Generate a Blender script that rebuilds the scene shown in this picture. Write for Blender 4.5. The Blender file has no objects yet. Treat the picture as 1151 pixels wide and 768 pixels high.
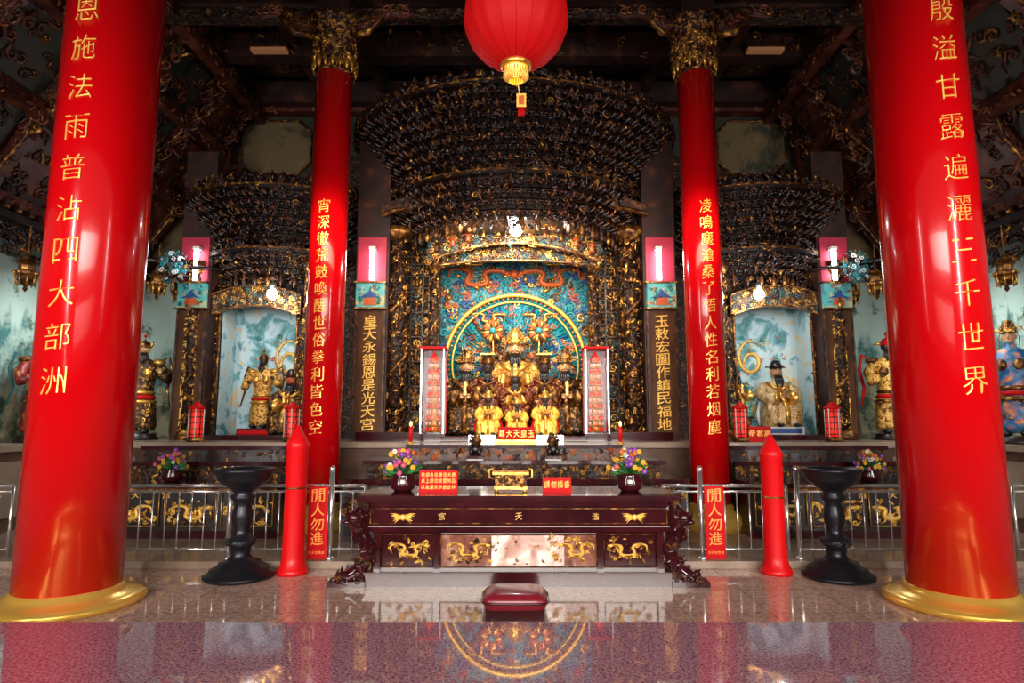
import bpy, math, random
from math import sin, cos, pi, radians, sqrt
from mathutils import Vector, Matrix
R=random.Random(7)
F=700.0; PT=radians(7.1); CP,SP=cos(PT),sin(PT); HC=1.8
def P(px,py,Y):
    v=(384-py)/F; u=(px-578)/F; s=Y/(CP-v*SP)
    return Vector((u*s,Y,HC+s*(SP+v*CP)))
def XX(px,Y,Z=1.8): return (px-578)/F*(Y*CP+(Z-HC)*SP)
def ZZ(py,Y): return P(578,py,Y).z
scene=bpy.context.scene
# ------------------------------------------------------------ materials
def newmat(name):
    m=bpy.data.materials.new(name); m.use_nodes=True
    return m,m.node_tree.nodes,m.node_tree.links,m.node_tree.nodes['Principled BSDF']
def mat(name,col,rough=.5,metal=0,coat=0,em=None,es=0,trans=0,alpha=1,spec=.5):
    m,n,l,p=newmat(name)
    p.inputs['Base Color'].default_value=(*col,1); p.inputs['Roughness'].default_value=rough
    p.inputs['Metallic'].default_value=metal; p.inputs['Coat Weight'].default_value=coat
    p.inputs['Coat Roughness'].default_value=.05
    p.inputs['Specular IOR Level'].default_value=spec
    p.inputs['Transmission Weight'].default_value=trans
    p.inputs['Alpha'].default_value=alpha
    if em: p.inputs['Emission Color'].default_value=(*em,1); p.inputs['Emission Strength'].default_value=es
    return m
def noisy(name,stops,scale=5,rough=.4,metal=0,bump=0,detail=6,kind='noise',stretch=(1,1,1),coat=0,dist=.0,spec=.5):
    m,n,l,p=newmat(name)
    p.inputs['Specular IOR Level'].default_value=spec
    tc=n.new('ShaderNodeTexCoord'); mp=n.new('ShaderNodeMapping'); mp.inputs['Scale'].default_value=stretch
    l.new(tc.outputs['Object'],mp.inputs[0])
    if kind=='noise':
        t=n.new('ShaderNodeTexNoise'); t.inputs['Scale'].default_value=scale; t.inputs['Detail'].default_value=detail; t.inputs['Distortion'].default_value=dist; o=t.outputs['Fac']
    else:
        t=n.new('ShaderNodeTexVoronoi'); t.inputs['Scale'].default_value=scale; o=t.outputs['Distance']
    l.new(mp.outputs[0],t.inputs['Vector'])
    r=n.new('ShaderNodeValToRGB'); el=r.color_ramp.elements
    while len(el)<len(stops): el.new(.5)
    for e,(a,c) in zip(el,stops): e.position=a; e.color=(*c,1)
    l.new(o,r.inputs[0]); l.new(r.outputs[0],p.inputs['Base Color'])
    p.inputs['Roughness'].default_value=rough; p.inputs['Metallic'].default_value=metal
    p.inputs['Coat Weight'].default_value=coat
    if bump:
        b=n.new('ShaderNodeBump'); b.inputs['Strength'].default_value=bump; b.inputs['Distance'].default_value=.05
        l.new(o,b.inputs['Height']); l.new(b.outputs[0],p.inputs['Normal'])
    return m
RED=mat('red_lacquer',(.58,.0015,.004),.18,0,.4,spec=.3)
REDM=mat('red_matte',(.5,.004,.006),.5,spec=.12)
REDG=mat('red_wax',(.6,.004,.006),.35,0,.1,spec=.2)
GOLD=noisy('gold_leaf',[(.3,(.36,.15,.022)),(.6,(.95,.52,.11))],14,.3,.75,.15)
GOLDB=noisy('polished_gold_ring',[(.3,(.95,.52,.07)),(.6,(1,.62,.12))],2,.25,.5,0)
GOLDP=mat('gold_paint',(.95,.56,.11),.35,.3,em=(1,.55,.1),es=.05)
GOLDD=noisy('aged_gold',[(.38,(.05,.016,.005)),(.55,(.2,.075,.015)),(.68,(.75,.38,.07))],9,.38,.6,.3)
DARK=noisy('black_lacquer_wood',[(.3,(.005,.0025,.0025)),(.7,(.02,.007,.005))],6,.35,0,.15,coat=.15)
BROWN=noisy('brown_carved_wood',[(.35,(.014,.005,.003)),(.55,(.06,.018,.008)),(.72,(.24,.085,.02))],9,.42,.1,.4)
BOARD=noisy('warm_brown_board',[(.35,(.05,.018,.007)),(.65,(.11,.042,.014))],3,.5,0,.05,stretch=(4,4,.5),spec=.2)
REDBR=noisy('painted_red_brown_beam',[(.35,(.045,.007,.004)),(.55,(.1,.017,.009)),(.68,(.18,.06,.018))],3.5,.5,0,.2)
DBEAM=noisy('shade_darkened_timber',[(.35,(.012,.004,.003)),(.58,(.04,.01,.006)),(.72,(.12,.035,.012))],3.5,.55,0,.2)  # darkened copy of the red-brown beam; upper hall shade put into the colour
MAROON=noisy('maroon_lacquer',[(.3,(.02,.002,.004)),(.7,(.05,.006,.009))],3,.14,0,0,coat=.4)
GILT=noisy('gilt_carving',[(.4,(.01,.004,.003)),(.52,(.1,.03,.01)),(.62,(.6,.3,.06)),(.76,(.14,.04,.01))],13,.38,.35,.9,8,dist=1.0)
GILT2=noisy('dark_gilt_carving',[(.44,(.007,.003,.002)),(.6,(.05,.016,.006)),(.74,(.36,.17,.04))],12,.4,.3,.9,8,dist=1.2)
TEALREL=noisy('turquoise_relief',[(.3,(.002,.015,.05)),(.45,(.006,.1,.17)),(.55,(.02,.26,.3)),(.64,(.4,.28,.09)),(.72,(.2,.05,.02))],6,.45,0,.9,8,dist=1.5)
TEAL=mat('turquoise_paint',(.012,.24,.28),.4); BLUE=mat('blue_paint',(.01,.06,.24),.4)
TEALD=mat('dull_turquoise_paint',(.015,.08,.085),.45)
WHITEP=mat('white_paint',(.65,.64,.6),.5); BLACKP=mat('black_paint',(.01,.008,.008),.3)
STEEL=mat('brushed_steel',(.72,.7,.68),.25,.9)
SKIN=mat('painted_face',(.5,.25,.12),.4); SKINW=mat('gold_face',(.65,.37,.16),.35,.05); SKIND=mat('dark_face',(.035,.018,.014),.3)
EYE=mat('eye_white',(.4,.38,.34),.4)
ORANGE=mat('orange_paint',(.5,.085,.014),.4); PINK=mat('pink_paint',(.42,.02,.05),.5); GREEN=mat('leaf_green',(.025,.13,.025),.5)
PURP=mat('purple_petal',(.17,.03,.36),.5)
DORANGE=mat('dull_orange_paint',(.16,.04,.012),.5)
ROBEG=noisy('gold_brocade_robe',[(.36,(.12,.03,.006)),(.48,(.75,.38,.07)),(.6,(.9,.55,.14)),(.66,(.3,.04,.015))],22,.38,.4,.6)
ROBEY=noisy('yellow_silk_robe',[(.35,(.7,.28,.02)),(.5,(.95,.6,.07)),(.62,(1,.7,.12)),(.68,(.45,.08,.02))],26,.45,.1,.4)
ROBEW=noisy('white_gold_robe',[(.4,(.6,.5,.34)),(.55,(.65,.4,.11)),(.64,(.2,.09,.03))],20,.4,.2,.4)
ROBET=noisy('teal_gold_robe',[(.38,(.02,.14,.15)),(.54,(.05,.3,.28)),(.62,(.7,.42,.1))],20,.4,.2,.4)
ROBED=noisy('dark_bronze_robe',[(.42,(.015,.006,.003)),(.56,(.1,.04,.01)),(.66,(.6,.3,.06))],20,.35,.45,.6)
ROBEK=noisy('dark_red_gold_robe',[(.38,(.05,.003,.003)),(.55,(.16,.014,.008)),(.64,(.7,.36,.07))],22,.38,.3,.5)
ROBER=noisy('red_robe',[(.35,(.1,.005,.005)),(.6,(.28,.02,.015)),(.7,(.5,.28,.06))],10,.4,.1,.3)
ROBEB=noisy('blue_robe',[(.35,(.01,.05,.16)),(.5,(.03,.15,.3)),(.6,(.5,.12,.08)),(.68,(.6,.35,.1))],8,.4,.1,.3)
TUBE=mat('fluorescent_tube',(1,1,1),.5,em=(.88,.96,1),es=16)
BULB=mat('bright_bulb',(1,1,1),.5,em=(.92,.97,1),es=80)
WGLOW=mat('white_light_strip',(1,1,1),.5,em=(1,.98,.8),es=9)
REDGLOW=mat('red_lamp_glow',(.6,.008,.006),.4,em=(1,.02,.01),es=.45)
PINKGLOW=mat('pale_lamp_glow',(.7,.4,.35),.4,em=(1,.5,.4),es=.3)
LANT=mat('lantern_silk',(.5,.003,.005),.55,em=(1,.008,.004),es=.1,spec=.2)
WARMB=mat('warm_bulb',(1,.7,.2),.4,em=(1,.6,.12),es=6)
GLASS=mat('case_glass',(.9,.95,.95),.03,0,trans=1,alpha=.2)
MARB=noisy('beige_marble',[(.3,(.22,.155,.11)),(.7,(.36,.27,.2))],2.5,.25,0,0)
DADO=noisy('brown_marble',[(.3,(.07,.038,.027)),(.7,(.14,.08,.055))],2.5,.2,0,0)
PREFL=noisy('painted_pale_reflection',[(.3,(.45,.22,.17)),(.5,(.66,.48,.4)),(.65,(.85,.76,.7))],5,.15,0,0,dist=1)  # pinkish white for the reflection painted on the table front
RMARB=noisy('red_brown_marble',[(.3,(.1,.028,.02)),(.5,(.22,.08,.055)),(.7,(.42,.24,.16))],6,.15,0,0,dist=1)
PINK2=mat('pink_petal',(.5,.05,.17),.5); YEL=mat('yellow_petal',(.7,.36,.02),.5)
ORP=mat('yellow_orange_ink',(1,.35,.05),.5)
PALEB=mat('case_backboard',(.14,.1,.1),.3)
IRON=mat('black_iron',(.02,.02,.026),.3,.6)

def tilemat(name,c1,c2,mort,scale,rough,speck):
    m,n,l,p=newmat(name)
    tc=n.new('ShaderNodeTexCoord'); br=n.new('ShaderNodeTexBrick'); br.offset=0
    br.inputs['Scale'].default_value=1; br.inputs['Brick Width'].default_value=scale; br.inputs['Row Height'].default_value=scale
    br.inputs['Mortar Size'].default_value=.004
    br.inputs['Color1'].default_value=(1,1,1,1); br.inputs['Color2'].default_value=(.86,.86,.86,1); br.inputs['Mortar'].default_value=(*mort,1)
    l.new(tc.outputs['Object'],br.inputs['Vector'])
    no=n.new('ShaderNodeTexNoise'); no.inputs['Scale'].default_value=speck; no.inputs['Detail'].default_value=8; l.new(tc.outputs['Object'],no.inputs['Vector'])
    r=n.new('ShaderNodeValToRGB'); r.color_ramp.elements[0].position=.38; r.color_ramp.elements[1].position=.6
    r.color_ramp.elements[0].color=(*c1,1); r.color_ramp.elements[1].color=(*c2,1); l.new(no.outputs['Fac'],r.inputs[0])
    mx=n.new('ShaderNodeMix'); mx.data_type='RGBA'; mx.blend_type='MULTIPLY'; mx.inputs[0].default_value=1
    l.new(r.outputs[0],mx.inputs[6]); l.new(br.outputs[0],mx.inputs[7]); l.new(mx.outputs[2],p.inputs['Base Color'])
    p.inputs['Roughness'].default_value=rough; p.inputs['IOR'].default_value=1.9
    return m
FLOOR=tilemat('polished_floor_tile',(.4,.24,.18),(.66,.45,.35),(.4,.3,.25),.8,.07,30)
SLAB=tilemat('polished_red_granite',(.15,.045,.075),(.42,.22,.27),(1,1,1),50,.03,70)
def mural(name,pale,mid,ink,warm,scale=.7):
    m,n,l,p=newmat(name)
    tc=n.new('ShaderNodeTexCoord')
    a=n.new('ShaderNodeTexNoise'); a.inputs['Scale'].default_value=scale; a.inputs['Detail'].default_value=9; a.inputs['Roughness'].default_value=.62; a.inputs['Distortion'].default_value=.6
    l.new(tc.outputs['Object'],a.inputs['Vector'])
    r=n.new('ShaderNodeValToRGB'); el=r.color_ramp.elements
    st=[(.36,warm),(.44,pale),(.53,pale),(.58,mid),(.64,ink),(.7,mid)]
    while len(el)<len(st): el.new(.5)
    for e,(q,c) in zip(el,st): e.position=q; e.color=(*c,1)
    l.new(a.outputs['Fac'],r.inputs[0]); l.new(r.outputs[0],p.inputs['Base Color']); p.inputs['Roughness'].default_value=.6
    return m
def mountains(name):
    m,n,l,p=newmat(name)
    tc=n.new('ShaderNodeTexCoord'); sx=n.new('ShaderNodeSeparateXYZ'); l.new(tc.outputs['Object'],sx.inputs[0])
    add=n.new('ShaderNodeMath'); add.operation='ADD'; l.new(sx.outputs[0],add.inputs[0]); l.new(sx.outputs[1],add.inputs[1])
    def math_(op,a,b,cl=False):
        q=n.new('ShaderNodeMath'); q.operation=op; q.use_clamp=cl
        for i,v in enumerate((a,b)):
            if hasattr(v,'links'): l.new(v,q.inputs[i])
            else: q.inputs[i].default_value=v
        return q.outputs[0]
    def n1(sc,off,det=7):
        t=n.new('ShaderNodeTexNoise'); t.noise_dimensions='1D'; t.inputs['Scale'].default_value=sc; t.inputs['Detail'].default_value=det; t.inputs['Roughness'].default_value=.6
        l.new(math_('ADD',add.outputs[0],off),t.inputs['W']); return t.outputs['Fac']
    det=n.new('ShaderNodeTexNoise'); det.inputs['Scale'].default_value=2.2; det.inputs['Detail'].default_value=10; det.inputs['Roughness'].default_value=.65; l.new(tc.outputs['Object'],det.inputs['Vector'])
    def mix(f,a,b):
        x=n.new('ShaderNodeMix'); x.data_type='RGBA'; l.new(f,x.inputs[0])
        for i,v in((6,a),(7,b)):
            if hasattr(v,'links'): l.new(v,x.inputs[i])
            else: x.inputs[i].default_value=(*v,1)
        return x.outputs[2]
    def sharp(o,k,g): return math_('MULTIPLY',math_('SUBTRACT',o,k),g,True)
    sky=mix(det.outputs['Fac'],(.5,.66,.62),(.4,.5,.42))
    h1=math_('ADD',math_('MULTIPLY',n1(.8,3),4.0),1.6); m1=math_('MULTIPLY',math_('SUBTRACT',h1,sx.outputs[2]),4,True)
    far=mix(sharp(det.outputs['Fac'],.42,6),(.05,.17,.17),(.4,.52,.46))
    c=mix(m1,sky,far)
    h2=math_('ADD',math_('MULTIPLY',n1(1.3,11),3.6),.6); m2=math_('MULTIPLY',math_('SUBTRACT',h2,sx.outputs[2]),6,True)
    near=mix(sharp(det.outputs['Fac'],.44,8),(.03,.06,.035),(.34,.3,.18))
    c=mix(m2,c,near)
    t2=n.new('ShaderNodeTexNoise'); t2.inputs['Scale'].default_value=1.3; t2.inputs['Detail'].default_value=11; t2.inputs['Roughness'].default_value=.78; l.new(tc.outputs['Object'],t2.inputs['Vector'])
    c=mix(sharp(t2.outputs['Fac'],.55,14),c,(.035,.075,.04))
    l.new(c,p.inputs['Base Color']); p.inputs['Roughness'].default_value=.6
    return m
MURAL=mountains('landscape_mural')
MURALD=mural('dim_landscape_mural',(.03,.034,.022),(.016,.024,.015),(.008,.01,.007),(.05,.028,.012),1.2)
MURALN=mural('niche_mural',(.55,.72,.76),(.2,.45,.52),(.08,.24,.2),(.75,.6,.35),2.2)
CREAM=mural('cream_panel_painting',(.15,.1,.045),(.07,.06,.03),(.025,.03,.016),(.2,.12,.055),1.6)
SCENE=mural('teal_lamp_painting',(.09,.42,.42),(.03,.2,.3),(.5,.2,.03),(.7,.5,.15),4)

# ------------------------------------------------------------ mesh builder
class B:
    def __init__(s,name): s.n=name; s.v=[]; s.f=[]; s.mi=[]; s.sm=[]; s.mats=[]; s.M=None
    def add(s,vs,fs,mt,sm=False):
        if mt not in s.mats: s.mats.append(mt)
        k=s.mats.index(mt); o=len(s.v)
        if s.M is not None: vs=[s.M@Vector(q) for q in vs]
        s.v.extend([tuple(q) for q in vs]); s.f.extend([tuple(i+o for i in f) for f in fs])
        s.mi.extend([k]*len(fs)); s.sm.extend([sm]*len(fs))
    def box(s,c,d,mt,Rm=None):
        x,y,z=d[0]/2,d[1]/2,d[2]/2
        vs=[Vector((a*x,b*y,e*z)) for a in(-1,1) for b in(-1,1) for e in(-1,1)]
        if Rm is not None: vs=[Rm@q for q in vs]
        c=Vector(c); vs=[q+c for q in vs]
        s.add(vs,[(0,1,3,2),(4,6,7,5),(0,4,5,1),(2,3,7,6),(0,2,6,4),(1,5,7,3)],mt)
    def bx(s,x0,x1,y0,y1,z0,z1,mt): s.box(((x0+x1)/2,(y0+y1)/2,(z0+z1)/2),(abs(x1-x0),abs(y1-y0),abs(z1-z0)),mt)
    def lathe(s,c,prof,mt,seg=24,Rm=None,sm=True,mod=None):
        vs=[];fs=[];c=Vector(c)
        for r,z in prof:
            for i in range(seg):
                a=2*pi*i/seg; q=r*(mod(a,z) if mod else 1)
                p=Vector((q*cos(a),q*sin(a),z)); 
                if Rm is not None: p=Rm@p
                vs.append(p+c)
        for j in range(len(prof)-1):
            for i in range(seg):
                k=(i+1)%seg; fs.append((j*seg+i,j*seg+k,(j+1)*seg+k,(j+1)*seg+i))
        fs.append(tuple(range(seg))[::-1]); fs.append(tuple((len(prof)-1)*seg+i for i in range(seg)))
        s.add(vs,fs,mt,sm)
    def loft(s,rings,mt,seg=20,mod=None):
        vs=[];fs=[]
        for z,cy,rx,ry in rings:
            for i in range(seg):
                a=2*pi*i/seg; q=mod(a,z) if mod else 1
                vs.append((rx*q*cos(a),cy+ry*q*sin(a),z))
        for j in range(len(rings)-1):
            for i in range(seg):
                k=(i+1)%seg; fs.append((j*seg+i,j*seg+k,(j+1)*seg+k,(j+1)*seg+i))
        fs.append(tuple(range(seg))[::-1]); fs.append(tuple((len(rings)-1)*seg+i for i in range(seg)))
        s.add(vs,fs,mt,True)
    def tube(s,pts,rs,mt,seg=6,flat=1.0):
        pts=[Vector(p) for p in pts]; n=len(pts)
        if not hasattr(rs,'__len__'): rs=[rs]*n
        vs=[];fs=[];N=None
        for i,p in enumerate(pts):
            t=(pts[min(i+1,n-1)]-pts[max(i-1,0)])
            if t.length<1e-9: t=Vector((0,0,1))
            t.normalize()
            if N is None:
                N=Vector((0,-1,0)) if abs(t.y)<.9 else Vector((1,0,0))
            N=N-t*N.dot(t)
            if N.length<1e-6: N=t.orthogonal()
            N.normalize(); Bn=t.cross(N)
            for k in range(seg):
                a=2*pi*k/seg; vs.append(p+N*(cos(a)*rs[i]*flat)+Bn*(sin(a)*rs[i]))
        for j in range(n-1):
            for i in range(seg):
                k=(i+1)%seg; fs.append((j*seg+i,j*seg+k,(j+1)*seg+k,(j+1)*seg+i))
        fs.append(tuple(range(seg))[::-1]); fs.append(tuple((n-1)*seg+i for i in range(seg)))
        s.add(vs,fs,mt,True)
    def ell(s,c,r,mt,seg=10,rings=6,Rm=None):
        if not hasattr(r,'__len__'): r=(r,r,r)
        vs=[];fs=[];c=Vector(c)
        def q(v):
            if Rm is not None: v=Rm@v
            return v+c
        vs.append(q(Vector((0,0,-r[2]))))
        for j in range(1,rings):
            ph=-pi/2+pi*j/rings
            for i in range(seg):
                a=2*pi*i/seg; vs.append(q(Vector((r[0]*cos(ph)*cos(a),r[1]*cos(ph)*sin(a),r[2]*sin(ph)))))
        vs.append(q(Vector((0,0,r[2])))); T=len(vs)-1
        for i in range(seg):
            k=(i+1)%seg; fs.append((0,1+k,1+i)); fs.append((T,1+(rings-2)*seg+i,1+(rings-2)*seg+k))
            for j in range(rings-2): fs.append((1+j*seg+i,1+j*seg+k,1+(j+1)*seg+k,1+(j+1)*seg+i))
        s.add(vs,fs,mt,True)
    def band(s,cx,cy,ri,ro,z0,z1,a0,a1,n,mt,sm=False):
        vs=[];fs=[]
        for i in range(n+1):
            a=a0+(a1-a0)*i/n
            for r,z in((ri,z0),(ro,z0),(ro,z1),(ri,z1)): vs.append((cx+r*cos(a),cy+r*sin(a),z))
        for i in range(n):
            for k in range(4):
                m=(k+1)%4; fs.append((i*4+k,i*4+m,(i+1)*4+m,(i+1)*4+k))
        fs.append((0,3,2,1)); fs.append((n*4,n*4+1,n*4+2,n*4+3))
        s.add(vs,fs,mt,sm)
    def ribbon(s,outer,inner,y0,y1,mt):
        n=len(outer);vs=[];fs=[]
        for (a,b_),(c,d) in zip(outer,inner):
            vs+=[(a,y0,b_),(c,y0,d),(c,y1,d),(a,y1,b_)]
        for i in range(n-1):
            for k in range(4):
                m=(k+1)%4; fs.append((i*4+k,i*4+m,(i+1)*4+m,(i+1)*4+k))
        fs.append((0,1,2,3)); fs.append(tuple((n-1)*4+k for k in(3,2,1,0)))
        s.add(vs,fs,mt)
    def prism(s,poly,y0,y1,mt):
        n=len(poly); vs=[(x,y0,z) for x,z in poly]+[(x,y1,z) for x,z in poly]
        fs=[tuple(range(n)),tuple(range(2*n-1,n-1,-1))]+[(i,n+i,n+(i+1)%n,(i+1)%n) for i in range(n)]
        s.add(vs,fs,mt)
    def obj(s,bevel=0,parent=None,name=None):
        me=bpy.data.meshes.new(s.n)
        xs=[v[0] for v in s.v]; ys=[v[1] for v in s.v]; zs=[v[2] for v in s.v]
        c=((min(xs)+max(xs))/2,(min(ys)+max(ys))/2,min(zs))
        me.from_pydata([(a-c[0],b-c[1],d-c[2]) for a,b,d in s.v],[],s.f)
        for m in s.mats: me.materials.append(m)
        me.polygons.foreach_set('material_index',s.mi); me.polygons.foreach_set('use_smooth',s.sm); me.update()
        o=bpy.data.objects.new(s.n,me); scene.collection.objects.link(o); o.location=c
        if bevel:
            md=o.modifiers.new('bevel','BEVEL'); md.width=bevel; md.segments=2; md.limit_method='ANGLE'; md.angle_limit=radians(50)
        return o
# ------------------------------------------------------------ lettering
_g={}
def glyph(ch,off):
    if (ch,off) in _g: return _g[(ch,off)]
    cu=bpy.data.curves.new('t','FONT'); cu.body=ch; cu.size=1; cu.extrude=.5; cu.offset=off; cu.resolution_u=3
    ob=bpy.data.objects.new('t',cu); scene.collection.objects.link(ob)
    dg=bpy.context.evaluated_depsgraph_get(); me=ob.evaluated_get(dg).to_mesh()
    vs=[tuple(v.co) for v in me.vertices]; fs=[tuple(p.vertices) for p in me.polygons]
    ob.evaluated_get(dg).to_mesh_clear(); bpy.data.objects.remove(ob); bpy.data.curves.remove(cu)
    if vs:
        x0=min(v[0] for v in vs);x1=max(v[0] for v in vs);y0=min(v[1] for v in vs);y1=max(v[1] for v in vs)
        w=max(x1-x0,.35); h=max(y1-y0,.35); cx=(x0+x1)/2; cy=(y0+y1)/2
        vs=[((a-cx)/max(w,.8),(b-cy)/max(h,.8),c) for a,b,c in vs]
    _g[(ch,off)]=(vs,fs); return _g[(ch,off)]
def put(b,ch,mp,u,v,w,h,mt,th=.012,off=-.012):
    vs,fs=glyph(ch,off)
    if vs: b.add([mp(u+x*w,v+(y+.10*x)*h,th*(z+.5)) for x,y,z in vs],fs,mt)
def vtext(b,s,mp,u,v0,v1,w,mt,th=.012,fill=.8,off=-.012):
    n=len(s); st=(v1-v0)/n
    for i,ch in enumerate(s): put(b,ch,mp,u,v1-(i+.5)*st,w,min(st*fill,w*1.25),mt,th,off)
def htext(b,s,mp,u0,u1,v,h,mt,th=.012,fill=.82):
    st=(u1-u0)/len(s)
    for i,ch in enumerate(s):
        if ch!=' ': put(b,ch,mp,u0+(i+.5)*st,v,min(st*fill,h*1.15),h,mt,th,0)
def plane(Y): return lambda u,v,w:(u,Y-w,v)
def planeX(X,sg): return lambda u,v,w:(X+sg*w,u,v)
def cyl(cx,cy,r): return lambda u,v,w:(cx+(r+w)*sin(u/r),cy-(r+w)*cos(u/r),v)
# ------------------------------------------------------------ ornament
def scroll(b,mp,u,v,s,mt,a0=0,turn=1,w=0,th=.14,n=11,seg=5,tail=True):
    pts=[];rs=[]
    if tail:
        pts.append(mp(u+s*1.9*cos(a0-turn*.45),v+s*1.9*sin(a0-turn*.45),w)); rs.append(th*s*.3)
    for i in range(n):
        t=i/(n-1); a=a0+turn*t*2*pi*1.3; r=s*(1-.85*t); pts.append(mp(u+r*cos(a),v+r*sin(a),w+s*.12+.25*s*t)); rs.append(th*s*(1-.5*t)*1.3)
    b.tube(pts,rs,mt,seg)
def leaf(b,mp,u,v,s,mt,a,w=0):
    pts=[];rs=[]
    for i in range(5):
        t=i/4; pts.append(mp(u+s*t*cos(a+.6*t),v+s*t*sin(a+.6*t),w+s*.2*sin(pi*t))); rs.append(s*.22*sin(pi*(.12+.85*t)))
    b.tube(pts,rs,mt,5)
def field(b,mp,u0,u1,v0,v1,n,s,mts,w=0,sym=False):
    for i in range(n):
        u=R.uniform(u0,u1); v=R.uniform(v0,v1); q=s*R.uniform(.6,1.3); m=R.choice(mts); a=R.uniform(0,6.28)
        if R.random()<.62: scroll(b,mp,u,v,q*.55,m,a,R.choice((-1,1)),w,.24,8,5)
        else: leaf(b,mp,u,v,q*1.2,m,a,w)
def figurine(b,x,y,z,h,m1,m2):
    b.lathe((x,y,z),[(.16*h,0),(.2*h,.1*h),(.13*h,.45*h),(.17*h,.66*h),(.06*h,.76*h)],m1,7)
    b.ell((x,y-.02*h,z+.86*h),.11*h,m2,6,5); b.lathe((x,y,z+.93*h),[(.1*h,0),(.05*h,.1*h),(.02*h,.16*h)],m1,6)
    for q in(-1,1): b.tube([(x+q*.15*h,y,z+.66*h),(x+q*.25*h,y-.05*h,z+.48*h),(x+q*.1*h,y-.2*h,z+.5*h)],.05*h,m1,5)
def dragon(b,mp,u,v,L,A,mt,fl=1,th=.06,w=.02,mt2=None,waves=1.3,ph=0):
    mt2=mt2 or mt; N=44; pts=[];rs=[]
    def c(t): return (u+fl*L*(t-.5)-fl*.10*L*sin(t*2*pi*waves*2+ph*2), v+A*sin(t*2*pi*waves+ph)*(1-.25*t))
    for i in range(N):
        t=i/(N-1); x,z=c(t); pts.append(mp(x,z,w+th*.5)); rs.append(th*(.15+.85*sin(pi*min(1,.08+t*.62)))) 
    b.tube(pts,rs,mt,7)
    for i in range(2,N-2,1):
        t=i/(N-1); x,z=c(t); x2,z2=c(t+.01); dx,dz=x2-x,z2-z; l=sqrt(dx*dx+dz*dz)+1e-6; nx,nz=-dz/l,dx/l
        r=rs[i]; b.tube([mp(x+nx*r*.7,z+nz*r*.7,w+th*.4),mp(x+nx*r*1.9-dx/l*r*.6,z+nz*r*1.9-dz/l*r*.6,w+th*.4)],[r*.35,r*.05],mt2,4)
    hx,hz=c(1.0)
    hp=mp(hx+fl*th*.6,hz,w+th*.7); b.ell(hp,(th*1.3,th*1.0,th*1.1),mt,8,6)
    b.ell(mp(hx+fl*th*2,hz+th*.2,w+th*.8),(th*1.0,th*.7,th*.45),mt,8,5); b.ell(mp(hx+fl*th*1.7,hz-th*.8,w+th*.6),(th*.8,th*.5,th*.3),mt2,8,5)
    for q in(-1,1):
        b.tube([mp(hx,hz+th*.6,w+th*(.7+.3*q)),mp(hx-fl*th*1.2,hz+th*1.8,w+th*(.7+.3*q)),mp(hx-fl*th*2,hz+th*2.2,w+th*.8)],[th*.25,th*.18,th*.05],mt2,5)
        b.tube([mp(hx+fl*th*2.4,hz+th*.2,w+th*.7),mp(hx+fl*th*3.2,hz+q*th*1.2,w+th*.7),mp(hx+fl*th*2.6,hz+q*th*2.4,w+th*.6)],[th*.12,th*.1,th*.04],mt2,4)
    for t,q in((.3,-1),(.42,1),(.68,-1),(.8,1)):
        x,z=c(t); kx=x+fl*th*.6; kz=z+q*th*2.0; fx=kx+fl*th*1.6; fz=kz+q*th*.6
        b.tube([mp(x,z,w+th*.5),mp(kx,kz,w+th*.5),mp(fx,fz,w+th*.5)],[th*.5,th*.32,th*.2],mt,5)
        for k in(-.7,0,.7): b.tube([mp(fx,fz,w+th*.5),mp(fx+fl*th*.9*cos(k),fz+th*.9*sin(k)+q*th*.3,w+th*.6)],[th*.18,th*.04],mt2,4)
    for t in(.15,.55,.95):
        x,z=c(t); leaf(b,mp,x,z-A*.5,th*3,mt2,R.uniform(0,6),w)
def hpillar(b,x,y,r,z0,z1,dense=1.0,mts=None):
    mts=mts or [GOLDD,GOLD,DARK,GILT,BROWN]
    b.lathe((x,y,0),[(r*.8,z0),(r*.8,z1)],GILT2,16)
    N=60; pts=[];rs=[]
    for i in range(N):
        t=i/(N-1); a=t*2*pi*3.2; pts.append((x+(r*.9)*sin(a),y-(r*.9)*cos(a),z0+.15+(z1-z0-.3)*t)); rs.append(r*.22*(.3+.7*sin(pi*t)))
    b.tube(pts,rs,GOLDD,6)
    m=cyl(x,y,r*.85); field(b,m,-r*2.2,r*2.2,z0+.1,z1-.1,int(90*dense*(z1-z0)/3),r*.5,mts)
    for k in range(int((z1-z0)/.45)):
        z=z0+.3+k*.45; a=R.uniform(-.9,.9); figurine(b,x+r*sin(a),y-r*cos(a),z,.22,R.choice([GOLDD,GOLDD]),R.choice([GOLD,BROWN]))
    b.lathe((x,y,0),[(r*1.5,z0-.0),(r*1.55,z0+.08),(r*1.2,z0+.16),(r*.9,z0+.2)],GOLDD,16)
    b.lathe((x,y,0),[(r*.9,z1-.25),(r*1.4,z1-.12),(r*1.5,z1)],GOLDD,16)
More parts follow.
